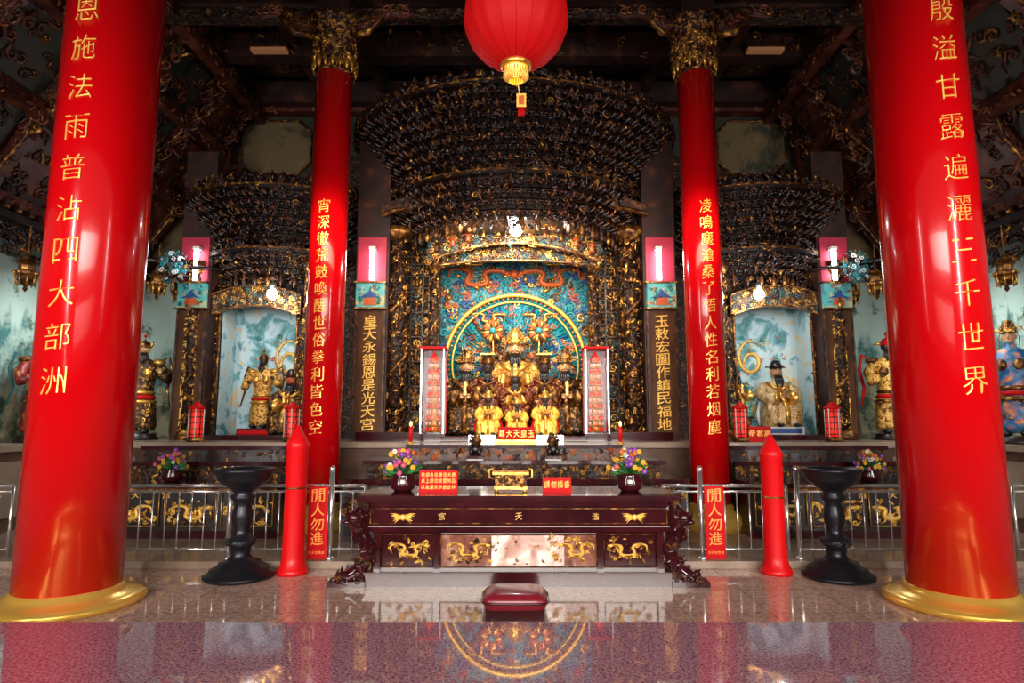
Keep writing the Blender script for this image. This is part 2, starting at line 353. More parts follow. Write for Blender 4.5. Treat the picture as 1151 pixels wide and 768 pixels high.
# ------------------------------------------------------------ figures
def hand(b,c,s,mt,dx):
    c=Vector(c); b.ell(c,(s*.5,s*.3,s*.6),mt,8,5)
    for i in range(4):
        o=(i-1.5)*s*.24; L=s*(.62,.74,.68,.5)[i]
        b.tube([c+Vector((o,-s*.15,s*.3)),c+Vector((o,-s*.45,s*.3+L*.4)),c+Vector((o-dx*s*.1,-s*.3-s*.25,s*.3+L*.05))],[s*.13,s*.12,s*.08],mt,5)
    b.tube([c+Vector((-dx*s*.4,-.1*s,0)),c+Vector((-dx*s*.75,-.35*s,s*.25)),c+Vector((-dx*s*.6,-.5*s,s*.5))],[s*.16,s*.14,s*.09],mt,5)
def head(b,z,r,skin,beard,crown,cm):
    b.ell((0,0,z),(r*.8,r*.88,r*1.05),skin,14,10)
    b.ell((0,-r*.45,z-r*.55),(r*.48,r*.42,r*.42),skin,10,6)
    b.tube([(0,-r*.82,z+r*.2),(0,-r*1.0,z-.1*r),(0,-r*.88,z-r*.2)],[r*.07,r*.13,r*.1],skin,6)
    for q in(-1,1):
        b.ell((q*r*.82,0,z-r*.05),(r*.12,r*.2,r*.32),skin,6,5)
        b.ell((q*r*.32,-r*.78,z+r*.1),(r*.15,r*.09,r*.065),EYE,8,5); b.ell((q*r*.32,-r*.86,z+r*.1),(r*.07,r*.03,r*.06),BLACKP,6,4)
        b.tube([(q*r*.14,-r*.85,z+r*.25),(q*r*.36,-r*.82,z+r*.34),(q*r*.6,-r*.66,z+r*.28)],[r*.04,r*.05,r*.02],BLACKP,4)
    b.ell((0,-r*.86,z-r*.45),(r*.17,r*.05,r*.05),REDM,8,4)
    if beard:
        for q,wd in((0,.2),(-.42,.15),(.42,.15),(-.2,.15),(.2,.15)):
            L=r*(2.6 if q==0 else 1.9)
            b.tube([(q*r,-r*.75,z-r*.6),(q*r*1.1,-r*1.15,z-r*.6-L*.45),(q*r*.8,-r*1.15,z-r*.6-L)],[r*wd,r*wd*1.3,r*.04],BLACKP,6)
        for q in(-1,1): b.tube([(q*r*.1,-r*.92,z-r*.33),(q*r*.4,-r*.9,z-r*.42),(q*r*.55,-r*.9,z-r*1.1)],[r*.05,r*.07,r*.02],BLACKP,4)
    if crown=='mian':
        b.lathe((0,0,0),[(r*.88,z+r*.45),(r*.9,z+r*.6),(r*.8,z+r*1.3),(r*.5,z+r*1.5)],cm,14)
        b.box((0,-r*.1,z+r*1.65),(r*1.9,r*2.9,r*.14),TEAL); b.box((0,-r*1.5,z+r*1.65),(r*2.0,r*.12,r*.22),GOLD)
        for i in range(7):
            x=(i-3)*r*.28
            for k in range(3): b.ell((x,-r*1.48,z+r*1.5-k*r*.14),r*.05,cm,5,4)
    elif crown=='tall':
        b.lathe((0,0,0),[(r*.9,z+r*.4),(r*1.0,z+r*.6),(r*.95,z+r*1.1),(r*.7,z+r*1.9),(r*.3,z+r*2.3)],cm,14)
        for k in range(4):
            nn=9-k*2
            for i in range(nn):
                a=pi+pi*(i+.5)/nn; rr=r*(1.05-.15*k); zz=z+r*(.6+.5*k)
                b.ell((rr*cos(a),rr*sin(a),zz),r*.12,(GOLD,DORANGE,GOLD,TEAL)[(i+k)%4],6,4)
                b.tube([(rr*cos(a),rr*sin(a),zz),(rr*1.3*cos(a),rr*1.2*sin(a),zz+r*.32)],[r*.06,r*.02],GOLD,4)
        for q in(-1,1):
            scroll(b,plane(0),q*r*1.25,z+r*1.0,r*.35,GOLD,0,q,0,.2)
            b.tube([(q*r*.9,0,z+r*.6),(q*r*1.15,-.05*r,z-r*.2),(q*r*1.1,-.1*r,z-r*1.4)],[r*.05,r*.06,r*.04],DORANGE,5)
    elif crown=='wing':
        b.lathe((0,0,0),[(r*.9,z+r*.4),(r*.92,z+r*.9),(r*.75,z+r*1.1),(r*.6,z+r*1.5),(r*.35,z+r*1.65)],cm,12)
        for q in(-1,1): b.tube([(q*r*.8,.2*r,z+r*.6),(q*r*1.2,.25*r,z+r*.72),(q*r*1.5,.2*r,z+r*.6)],[r*.06,r*.15,r*.08],cm,6,.4)
        b.ell((0,-r*.85,z+r*.75),r*.16,REDM,6,5)
    elif crown=='helm':
        b.lathe((0,0,0),[(r*1.05,z+r*.25),(r*.95,z+r*.5),(r*.9,z+r*.9),(r*.5,z+r*1.3),(r*.12,z+r*1.5),(r*.1,z+r*2.1)],cm,12)
        b.ell((0,0,z+r*2.2),r*.28,REDM,8,6)
        for q in(-1,1): leaf(b,plane(0),q*r*.8,z+r*.3,r*1.2,GOLD,pi/2-q*.9)
def figure(name,loc,Hh,robe,trim=None,skin=None,beard=True,crown='tall',cm=None,seated=True,rz=0,throne=False,prop='tablet',ribbon=None,hr=1.0,sash=None):
    trim=trim or GOLD; skin=skin or SKIN; cm=cm or GOLD; sash=sash or REDM
    b=B(name); b.M=Matrix.Translation(Vector(loc))@Matrix.Rotation(rz,4,'Z')@Matrix.Scale(Hh,4)
    if seated:
        def mod(a,z):
            q=1+.02*sin(13*a)
            if z<.36:
                for c0 in(-pi/2-.62+2*pi,-pi/2+.62+2*pi): q+=.16*math.exp(-((a-c0)/.35)**2)
            return q
        b.loft([(0,-.12,.30,.25),(.05,-.12,.335,.27),(.18,-.12,.32,.26),(.28,-.12,.31,.26),(.35,-.09,.28,.22),(.41,-.03,.22,.16),(.5,0,.19,.135),(.6,0,.215,.135),(.68,0,.225,.125),(.73,0,.17,.1),(.765,0,.08,.075),(.82,0,.055,.06)],robe,28,mod)
        for q in(-1,1):
            b.tube([(q*.17,0,.69),(q*.27,-.02,.6),(q*.3,-.08,.5),(q*.23,-.2,.46),(q*.11,-.29,.47)],[.07,.085,.09,.1,.115],robe,10)
            b.tube([(q*.125,-.28,.47),(q*.1,-.3,.47)],[.12,.12],trim,10)
            b.tube([(q*.17,-.24,.44),(q*.2,-.28,.3),(q*.2,-.3,.14)],[.09,.1,.07],robe,8,.35)
            hand(b,(q*.045,-.33,.49),.055,skin,q)
            b.ell((q*.13,-.39,.03),(.06,.1,.035),BLACKP,8,5)
            for k in range(4): scroll(b,plane(-.12-.27),q*.17,.09+k*.055,.03,trim,k,q,0,.25,7,4)
        b.tube([(0,-.14,.72),(0,-.16,.5),(0,-.33,.38),(0,-.39,.25),(0,-.38,.03)],[.03,.035,.04,.045,.05],trim,6,.4)
        b.lathe((0,0,0),[(.2,.44),(.215,.46),(.2,.49)],sash,20)
        if prop=='tablet': b.box((0,-.34,.6),(.035,.014,.18),GOLD)
        for q in(-1,1): b.tube([(q*.19,-.04,.73),(q*.12,-.13,.66),(0,-.16,.6)],[.03,.03,.03],trim,6)
        for q in(-1,1): b.tube([(q*.24,-.02,.7),(q*.32,.0,.62),(q*.3,-.02,.4),(q*.36,-.05,.2),(q*.33,-.06,.03)],[.02,.03,.03,.035,.02],sash,6,.3)
        head(b,.9+.1*(hr-1),.1*hr,skin,beard,crown,cm)
        if throne:
            b.box((0,.2,.45),(.74,.06,.9),GILT); b.box((0,-.05,.08),(.8,.5,.16),GILT)
            field(b,plane(.17),-.38,.38,.3,1.0,60,.09,[GOLDD,GOLDD,ORANGE,TEAL,BROWN])
            for q in(-1,1):
                b.box((q*.38,-.05,.3),(.06,.46,.3),GILT); b.ell((q*.38,-.3,.48),.05,GOLDD)
                scroll(b,plane(.2),q*.3,.98,.08,GOLDD,0,q)
    else:
        b.loft([(.03,0,.15,.11),(.1,0,.165,.12),(.28,0,.15,.115),(.42,0,.125,.095),(.5,0,.115,.085),(.56,0,.125,.09),(.68,0,.15,.095),(.76,0,.155,.085),(.81,0,.11,.07),(.84,0,.045,.045),(.88,0,.04,.042)],robe,24,lambda a,z:1+(.05*sin(9*a) if z<.4 else 0))
        for q in(-1,1): b.ell((q*.075,-.08,.03),(.05,.1,.035),BLACKP,8,5)
        b.tube([(-.13,0,.77),(-.2,-.03,.66),(-.2,-.12,.56),(-.14,-.19,.6)],[.055,.06,.055,.045],robe,9)
        b.tube([(.13,0,.77),(.22,-.03,.68),(.26,-.08,.6),(.22,-.17,.64)],[.055,.06,.055,.045],robe,9)
        hand(b,(-.11,-.21,.62),.045,skin,-1); hand(b,(.21,-.2,.68),.045,skin,1)
        for k in range(3): b.lathe((0,0,0),[(.118+.01*k,.47-.05*k),(.14+.012*k,.45-.05*k),(.12+.01*k,.43-.05*k)],trim if k%2==0 else sash,18)
        for q in(-1,1):
            b.ell((q*.155,0,.79),(.07,.07,.045),trim,8,6); b.ell((q*.065,-.085,.67),(.05,.03,.055),trim,8,6)
            b.tube([(q*.15,.05,.8),(q*.24,.06,.86),(q*.28,.05,.7),(q*.25,.0,.5),(q*.29,-.02,.3)],[.015,.02,.02,.02,.01],ribbon or sash,6,.3)
        field(b,plane(-.1),-.1,.1,.12,.4,10,.05,[trim])
        head(b,.94,.068*hr,skin,beard,crown,cm)
    return b.obj()
# ============================================================ ROOM SHELL
XW=8.8
b=B('floor'); b.bx(-XW,XW,-2,14.2,-.15,0,FLOOR); b.obj()
b=B('platform_step'); b.bx(-XW+.01,XW-.01,7.8,10.99,0,.09,MARB); b.obj(.01)
b=B('granite_ledge'); b.bx(-7.6,7.6,-1.9,4.0,.47,.57,SLAB); b.bx(-7.55,7.55,-1.8,3.85,0,.47,DADO); b.obj(.012)
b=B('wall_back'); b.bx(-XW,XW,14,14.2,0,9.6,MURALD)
b.bx(-XW,XW,13.95,14,1.4,4.9,MURAL)
b.obj()
for sg,nm in((-1,'wall_left'),(1,'wall_right')):
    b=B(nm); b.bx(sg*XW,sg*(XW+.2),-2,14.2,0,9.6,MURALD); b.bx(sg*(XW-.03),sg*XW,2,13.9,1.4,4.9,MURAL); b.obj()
b=B('ceiling'); b.bx(-XW-.2,XW+.2,-2,14.2,9.6,9.8,DARK); b.obj()
b=B('ceiling_beams')
for y in(3.0,6.4,8.3,10,11.8,13.6): b.bx(-XW,XW,y-.16,y+.16,9.0,9.5,DBEAM)
for x in(-7.6,-6,-4.4,-3,-1.5,0,1.5,3,4.4,6,7.6): b.bx(x-.1,x+.1,-1.5,13.9,9.2,9.6,DBEAM)
for x0 in(-5.2,-3.7,3.7,5.2):
    for y0 in(9.15,10.9,12.7):
        b.bx(x0-.5,x0+.5,y0-.5,y0+.5,9.45,9.55,DBEAM); b.lathe((x0,y0,9.4),[(.3,0),(.34,.03),(.28,.06)],GOLDD,16)
b.bx(-XW,XW,9.9,10.1,8.62,8.8,GILT2)
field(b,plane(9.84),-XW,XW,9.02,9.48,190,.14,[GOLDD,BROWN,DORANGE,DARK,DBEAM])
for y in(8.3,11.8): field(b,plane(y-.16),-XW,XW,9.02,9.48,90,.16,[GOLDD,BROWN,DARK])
b.obj()
b=B('trim_1')
for sg in(-1,1):
    b.bx(sg*3.0,sg*XW,13.7,14,8.9,9.3,REDBR); b.bx(sg*3.0,sg*XW,13.75,14,7.05,7.35,REDBR); b.bx(sg*3,sg*XW,13.8,14,4.9,5.2,REDBR)
    for x in(4.4,6.7): b.bx(sg*(x-.2),sg*(x+.2),13.65,14,4.9,9.3,REDBR)
    u0,u1=sg*4.75,sg*6.35; a,c=min(u0,u1),max(u0,u1); z0,z1=7.45,8.75; ch=.3
    b.prism([(a+ch,z0),(c-ch,z0),(c,z0+ch),(c,z1-ch),(c-ch,z1),(a+ch,z1),(a,z1-ch),(a,z0+ch)],13.9,13.98,CREAM)
    b.tube([(a+ch,13.88,z0),(c-ch,13.88,z0),(c,13.88,z0+ch),(c,13.88,z1-ch),(c-ch,13.88,z1),(a+ch,13.88,z1),(a,13.88,z1-ch),(a,13.88,z0+ch),(a+ch,13.88,z0)],.03,GOLDD,5)
    field(b,plane(13.95),a-.3,c+.3,7.4,7.6,24,.14,[GOLDD,BROWN,DORANGE]); field(b,plane(13.7),sg*3 if sg>0 else -XW,XW if sg>0 else -3,8.92,9.28,70,.13,[GOLDD,BROWN,DORANGE,TEALD]); field(b,plane(13.75),sg*3 if sg>0 else -XW,XW if sg>0 else -3,7.08,7.32,60,.12,[GOLDD,BROWN,DORANGE])
    a,c=sorted((sg*6.98,sg*8.3)); 
    b.prism([(a,7.5),(c,7.5),(c,8.4),(c-.25,8.75),(a+.25,8.75),(a,8.4)],13.9,13.98,CREAM); b.prism([(a,5.35),(c,5.35),(c,6.7),(c-.25,6.95),(a+.25,6.95),(a,6.7)],13.9,13.98,CREAM)
    for k in range(6):
        b.bx(sg*(6.7-.25-.08*k),sg*(6.7+.25+.08*k),13.4-.05*k,13.7,6.0+.22*k,6.12+.22*k,REDBR)
        for j in(-1,0,1): b.box((sg*6.7+j*(.22+.07*k),13.36-.05*k,6.17+.22*k),(.12,.12,.1),GOLDD if k%2 else REDBR)
    field(b,plane(13.4),min(sg*6.4,sg*7),max(sg*6.4,sg*7),5.6,7.2,30,.16,[GOLDD,BROWN,DORANGE,TEALD])
b.obj()
for sg in(-1,1):
    b=B('carved_corner_bracket')
    def cove(u,v,w):
        return (sg*(XW-.3-2.5*v-w*.8),u,5.2+4.0*v-w*.5)
    b.add([cove(6.5,0,0),cove(13.9,0,0),cove(13.9,1,0),cove(6.5,1,0)],[(0,1,2,3)],DBEAM)
    for i in range(5):
        y=7.3+i*1.4
        vs=[cove(y-.5,.1,.03),cove(y+.5,.1,.03),cove(y+.5,.9,.03),cove(y-.5,.9,.03)]; b.add(vs,[(0,1,2,3)],MURALD if i%2 else REDBR)
        mq=lambda u,v,w:cove(y+u,.5+v/4.7,.04+w)
        for k in range(60): scroll(b,mq,R.uniform(-.5,.5),R.uniform(-2,2),R.uniform(.06,.13),R.choice([DBEAM,DORANGE,GOLDD,BROWN,BROWN,REDBR]),R.uniform(0,6),1,0,.2,8)
    for y in(8.0,9.4,10.8,12.2,13.5):
        poly=[(sg*(XW-.03),4.9),(sg*(XW-.5),5.0),(sg*(XW-.7),5.6),(sg*(XW-1.15),6.2),(sg*(XW-1.3),7.0),(sg*(XW-2.0),7.6),(sg*(XW-2.2),8.5),(sg*(XW-3.0),9.0),(sg*(XW-2.7),9.0),(sg*(XW-.1),5.4)]
        b.prism(poly,y-.09,y+.09,REDBR)
        m=plane(y-.09)
        for k in range(60):
            t=R.random(); scroll(b,m,sg*(XW-.6-t*2.2),5.5+t*3.2+R.uniform(-.25,.25),R.uniform(.07,.13),R.choice([GOLDD,BROWN,DORANGE,REDBR,BROWN]),R.uniform(0,6),R.choice((-1,1)),0,.2)
        b.tube([(sg*x_,y-.11,z_) for x_,z_ in[(XW-.5,5.0),(XW-.7,5.6),(XW-1.15,6.2),(XW-1.3,7.0),(XW-2.0,7.6),(XW-2.2,8.5),(XW-3.0,9.0)]],.03,GOLDD,6)
    for z,x in((5.3,.45),(6.6,1.25),(7.8,2.0),(8.8,2.75)):
        b.bx(sg*(XW-x),sg*(XW-x-.2),6.5,13.9,z-.12,z+.12,REDBR)
        mm=planeX(sg*(XW-x-.2),-sg); field(b,mm,7,13.5,z-.1,z+.1,80,.1,[GOLDD,BROWN,DORANGE,REDBR])
    b.obj()
for sg in(-1,1):
    b=B('carved_side_cornice')
    b.bx(sg*(XW-.04),sg*(XW-.75),7,13.2,4.62,4.9,GILT2); b.bx(sg*(XW-.04),sg*(XW-.95),7,13.2,4.9,5.02,DARK)
    m=planeX(sg*(XW-.75),-sg)
    field(b,m,7.6,13.1,4.35,5.0,280,.15,[GOLDD,BROWN,DARK,DARK,BROWN])
    for i in range(24):
        y=7.3+i*.25; b.box((sg*(XW-.8),y,5.1),(.34,.08,.12),BROWN); b.ell((sg*(XW-.95),y,5.08),.04,GOLDD,6,5)
    b.obj()
def pend(px,py,Y,s):
    c=P(px,py,Y); b=B('gold_hanging_lamp')
    prof=[(0.01,-.42),(.05,-.36),(.03,-.3),(.1,-.27),(.16,-.18),(.15,-.1),(.2,-.06),(.2,.0),(.15,.03),(.15,.14),(.2,.17),(.12,.26),(.05,.33),(.02,.4),(.015,1.0)]
    b.lathe(c,[(r*s,z*s) for r,z in prof],GOLDD,8,sm=False)
    for i in range(8):
        a=2*pi*i/8; b.ell(c+Vector((.2*s*cos(a),.2*s*sin(a),-.03*s)),.04*s,GOLD,6,5); b.tube([c+Vector((.19*s*cos(a),.19*s*sin(a),-.05*s)),c+Vector((.16*s*cos(a),.16*s*sin(a),-.3*s))],[.012*s,.02*s],GOLD,5)
    b.obj()
for px,py,Y in((30,306,9.6),(177,318,12.0),(203,328,12.6),(985,318,12.0),(957,330,12.6),(1130,306,9.6)): pend(px,py,Y,.8 if Y>11 else .75)
# ============================================================ PLATFORM & ALTARS
b=B('marble_platform')
b.bx(-XW+.04,XW-.04,11.0,13.94,0,1.3,DADO); b.bx(-XW+.04,XW-.04,10.9,13.94,1.3,1.4,MARB)
for sg in(-1,1):
    b.bx(sg*(XW-.04),sg*7.75,2.5,11,0,1.3,DADO); b.bx(sg*(XW-.04),sg*7.65,2.4,10.9,1.3,1.4,MARB)
    for i in range(7): b.bx(sg*7.76,sg*7.72,3+i*1.2,3.95+i*1.2,.3,1.15,MARB)
    for x in(6.0,7.0): b.bx(sg*(x-.42),sg*(x+.42),10.97,11.02,.3,1.15,MARB)
b.obj(.01)
def sidealtar(sg):
    b=B('gilded_side_altar'); x0,x1=3.45,6.05
    def q(a,c,y0,y1,z0,z1,m): b.bx(sg*a,sg*c,y0,y1,z0,z1,m)
    q(x0,x1,9.3,10.88,.09,.8,DARK); q(x0-.02,x1+.06,9.22,10.88,.8,.87,MAROON); q(x0-.02,x1+.03,9.25,10.88,.09,.2,MAROON)
    q(x0,x1,9.9,10.88,.87,1.08,GILT2); q(x0-.02,x1+.05,9.84,10.88,1.08,1.14,MAROON); q(x0,x1,10.35,10.88,1.14,1.3,DARK); q(x0-.02,x1+.05,10.3,10.88,1.3,1.36,MAROON)
    m=plane(9.3); n=3
    for i in range(n):
        a=x0+.06+i*(x1-x0-.12)/n; c=a+(x1-x0-.12)/n-.08
        lo,hi=min(sg*a,sg*c),max(sg*a,sg*c)
        for z in(.26,.75): b.tube([(lo,9.28,z),(hi,9.28,z)],.01,GOLD,5)
        for x in(lo,hi): b.tube([(x,9.28,.26),(x,9.28,.75)],.01,GOLD,5)
        dragon(b,m,(lo+hi)/2,.45,(hi-lo)*.68,.1,GOLDP,1 if i%2 else -1,.03,.0,GOLD,1.25)
        field(b,m,lo+.05,hi-.05,.3,.62,34,.07,[GOLD,GOLDP,GOLDD])
    lo,hi=sorted((sg*x0,sg*x1))
    b.bx(lo,hi,9.27,9.3,.76,.8,GOLDD)
    field(b,plane(9.9),lo,hi,.9,1.06,120,.06,[GOLDD,GOLD,BROWN]); field(b,plane(10.35),lo,hi,1.15,1.29,80,.05,[GOLDD,BROWN])
    st='天宮' if sg<0 else '浩天'
    cx=sg*5.3
    htext(b,st,m,cx-.45,cx+.45,.7,.1,GOLDP)
    return b.obj()
sidealtar(-1); sidealtar(1)
b=B('central_altar')
b.bx(-2.55,2.55,9.4,10.88,.09,.84,DARK); b.bx(-2.58,2.58,9.32,10.88,.84,.92,MAROON)
b.bx(-2.3,2.3,9.9,10.88,.92,1.1,GILT2); b.bx(-2.36,2.36,9.84,10.88,1.1,1.16,MAROON)
b.bx(-1.7,1.7,10.3,10.88,1.16,1.33,BROWN); b.bx(-1.76,1.76,10.24,10.88,1.33,1.39,MAROON)
field(b,plane(9.9),-2.25,2.25,.94,1.08,160,.06,[GOLDD,GOLD,BROWN]); field(b,plane(10.3),-1.65,1.65,1.18,1.31,110,.06,[GOLDD,ORANGE,BROWN])
field(b,plane(9.4),-2.5,2.5,.2,.8,170,.11,[GOLDD,GOLD])
b.obj(.008)
b=B('altar_plinth'); b.bx(-1.3,1.3,11.2,13.0,1.4,1.5,MAROON); b.obj(.01)
# ============================================================ MAIN SHRINE
ZP=1.4
b=B('main_shrine')
xa,xb=XX(497,13.4,3),XX(664,13.4,3); ztop=ZZ(288,13.4)
b.bx(xa-.3,xb+.3,13.4,13.5,ZP,ztop+1.2,TEALREL)
m=plane(13.4); rc=P(580,410,13.4); rr=1.5
def ringtube(b,cx,cz,y,r,th,mt,n=56,seg=8,a0=0,a1=2*pi):
    b.tube([(cx+r*cos(a0+(a1-a0)*i/n),y,cz+r*sin(a0+(a1-a0)*i/n)) for i in range(n+1)],th,mt,seg)
ringtube(b,0.02,rc.z,13.28,rr,.045,GOLDB,a0=-.5,a1=pi+.5); ringtube(b,.02,rc.z,13.3,rr-.15,.022,GOLDB,a0=-.5,a1=pi+.5)
for i in range(56):
    a=-.45+(pi+.9)*i/55; b.ell((.02+(rr-.075)*cos(a),13.29,rc.z+(rr-.075)*sin(a)),.025,GOLD if i%2 else ORANGE,6,4)
b.lathe((.02,13.39,rc.z),[(rr-.02,0),(rr-.02,.03)],TEAL,48,Matrix.Rotation(pi/2,3,'X'))
for i in range(54):
    a=-.4+(pi+.8)*i/53; b.tube([(.02+.5*cos(a),13.33,rc.z+.5*sin(a)),(.02+.95*cos(a+.06),13.33,rc.z+.95*sin(a+.06)),(.02+1.3*cos(a),13.33,rc.z+1.3*sin(a))],[.008,.018,.025],R.choice([GOLDD,TEAL,BLUE,TEAL,TEALD]),5)
for i in range(340):
    a=R.uniform(-.4,pi+.4); r_=R.uniform(.45,1.32); scroll(b,plane(13.34),.02+r_*cos(a),rc.z+r_*sin(a),R.uniform(.04,.08),R.choice([GOLDD,TEAL,TEAL,BLUE,ORANGE,GOLD,TEAL]),R.uniform(0,6),R.choice((-1,1)),0,.24)
for k,fl in((0,1),(1,-1)):
    s_=-1 if k==0 else 1
    dragon(b,m,s_*.85,ztop-.5,1.1,.2,ORANGE,fl,.055,.06,GOLD,1.4)
    dragon(b,m,s_*.9,ztop-.12,1.0,.1,GOLD,-fl,.035,.06,ORANGE,1.6)
    dragon(b,plane(13.3),s_*.6,rc.z+1.0,.6,.1,GOLD,fl,.03,.03,ORANGE,1.3)
b.ell((0,13.25,ztop-.45),.1,ORANGE)
for i in range(760):
    u=R.uniform(xa,xb); v=R.uniform(ZP,ztop+.1)
    if (u*u+(v-rc.z)**2)<(rr+.08)**2 and v>ZP: continue
    scroll(b,m,u,v,R.uniform(.05,.11),R.choice([TEAL,TEAL,TEAL,BLUE,GOLD,GOLDD,ORANGE,TEALD]),R.uniform(0,6),R.choice((-1,1)),0,.24)
for s_ in(-1,1):
    X0=1.6
    b.bx(s_*X0,s_*(X0+.1),12.6,13.4,ZP,6.2,GILT)
    b.bx(s_*X0,s_*2.35,12.6,12.8,ZP,7.0,GILT2)
    b.bx(s_*2.35,s_*3.6,12.75,12.95,ZP,7.4,GILT2)
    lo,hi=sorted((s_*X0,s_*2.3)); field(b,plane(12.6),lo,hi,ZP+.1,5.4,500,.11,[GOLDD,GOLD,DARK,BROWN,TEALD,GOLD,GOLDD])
    hpillar(b,XX(443,11.9)*(-s_),11.9,.2,ZP,5.5,1.9,[GOLD,GOLD,GOLDD,GILT,DARK,BROWN])
    hpillar(b,s_*1.62,12.35,.11,ZP,5.0,1.5)
    xl=s_*1.98
    for k in range(15):
        z=ZP+.3+k*.25; b.box((xl,12.5,z),(.5,.04,.025),BROWN)
        b.box((xl-.12,12.5,z+.12),(.03,.04,.25),DARK); b.box((xl+.12,12.5,z+.12),(.03,.04,.25),DARK)
        if k%2: figurine(b,xl,12.47,z+.02,.22,GOLDD,GOLD)
        else: scroll(b,plane(12.49),xl,z+.12,.08,R.choice([GOLDD,GOLD,TEALD]),k,1)
    for x in(xl-.27,xl+.27): b.bx(x-.03,x+.03,12.44,12.56,ZP,5.3,DARK)
    b.bx(s_*1.35,s_*2.9,11.5,12.6,ZP,ZP+.16,MAROON)
def arclintel(b,cx,hw,zc,sag,th,y0,y1,mt,n=24):
    o=[];i_=[]
    for k in range(n+1):
        t=-1+2*k/n; z=zc-sag*t*t; o.append((cx+hw*t,z+th/2)); i_.append((cx+hw*t,z-th/2))
    b.ribbon(o,i_,y0,y1,mt)
zz1=ZZ(243,12.0); zz3=ZZ(284,12.4)
for zc,hw,sg_,th,y,mt in((zz1,1.75,.5,.04,11.9,GOLDD),(zz1-.3,1.72,.42,.5,12.0,GILT),(zz1-.56,1.66,.36,.035,11.95,GOLDD),(zz3-.0,1.62,.16,.36,12.3,GILT),(zz3-.2,1.6,.12,.025,12.22,GOLDD)):
    arclintel(b,0,hw,zc,sg_,th,y,y+.12,mt)
for i in range(460):
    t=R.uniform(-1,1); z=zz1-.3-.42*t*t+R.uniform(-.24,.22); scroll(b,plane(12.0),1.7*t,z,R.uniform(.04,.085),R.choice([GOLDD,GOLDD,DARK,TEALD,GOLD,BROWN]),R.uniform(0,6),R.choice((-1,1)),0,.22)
for i in range(11):
    t=-.9+i*.18; figurine(b,1.7*t,11.93,zz1-.42-.42*t*t,.26,R.choice([GOLDD,GOLDD,ORANGE]),GOLD)
for i in range(320):
    t=R.uniform(-1,1); z=zz3-.0-.16*t*t+R.uniform(-.17,.17); scroll(b,plane(12.3),1.6*t,z,R.uniform(.04,.08),R.choice([GOLDD,GOLD,DARK,TEALD,GOLDD]),R.uniform(0,6),R.choice((-1,1)),0,.22)
b.bx(-2.4,2.4,12.55,12.6,zz1-.3,8.9,DARK)
b.bx(-1.7,1.7,12.2,13.5,ztop+.35,ztop+.45,DARK)
arclintel(b,0,2.5,zz1+.28,.35,.16,11.3,11.5,BROWN); arclintel(b,0,2.5,zz1+.14,.35,.04,11.25,11.35,GOLDD)
main=b.obj()
def bulb(px,py,Y,r,nm='shrine_bulb',en=60):
    c=P(px,py,Y); b=B(nm); b.ell(c,r,BULB,12,8); b.lathe(c+Vector((0,0,r*.8)),[(r*.6,0),(r*.6,r),(r*.3,r*1.6)],STEEL,12); b.tube([c+Vector((0,.02,r*1.8)),c+Vector((0,.25,r*2.5))],.015,STEEL,6); b.obj()
    l=bpy.data.lights.new(nm+'_light','POINT'); l.energy=en; l.shadow_soft_size=.1; l.color=(.95,.98,1); o=bpy.data.objects.new(nm+'_light',l); scene.collection.objects.link(o); o.location=c+Vector((0,-.3,-.15))
bulb(580,258,11.4,.13,en=45); bulb(306,331,11.75,.1,en=34); bulb(853,331,11.75,.1,en=34)
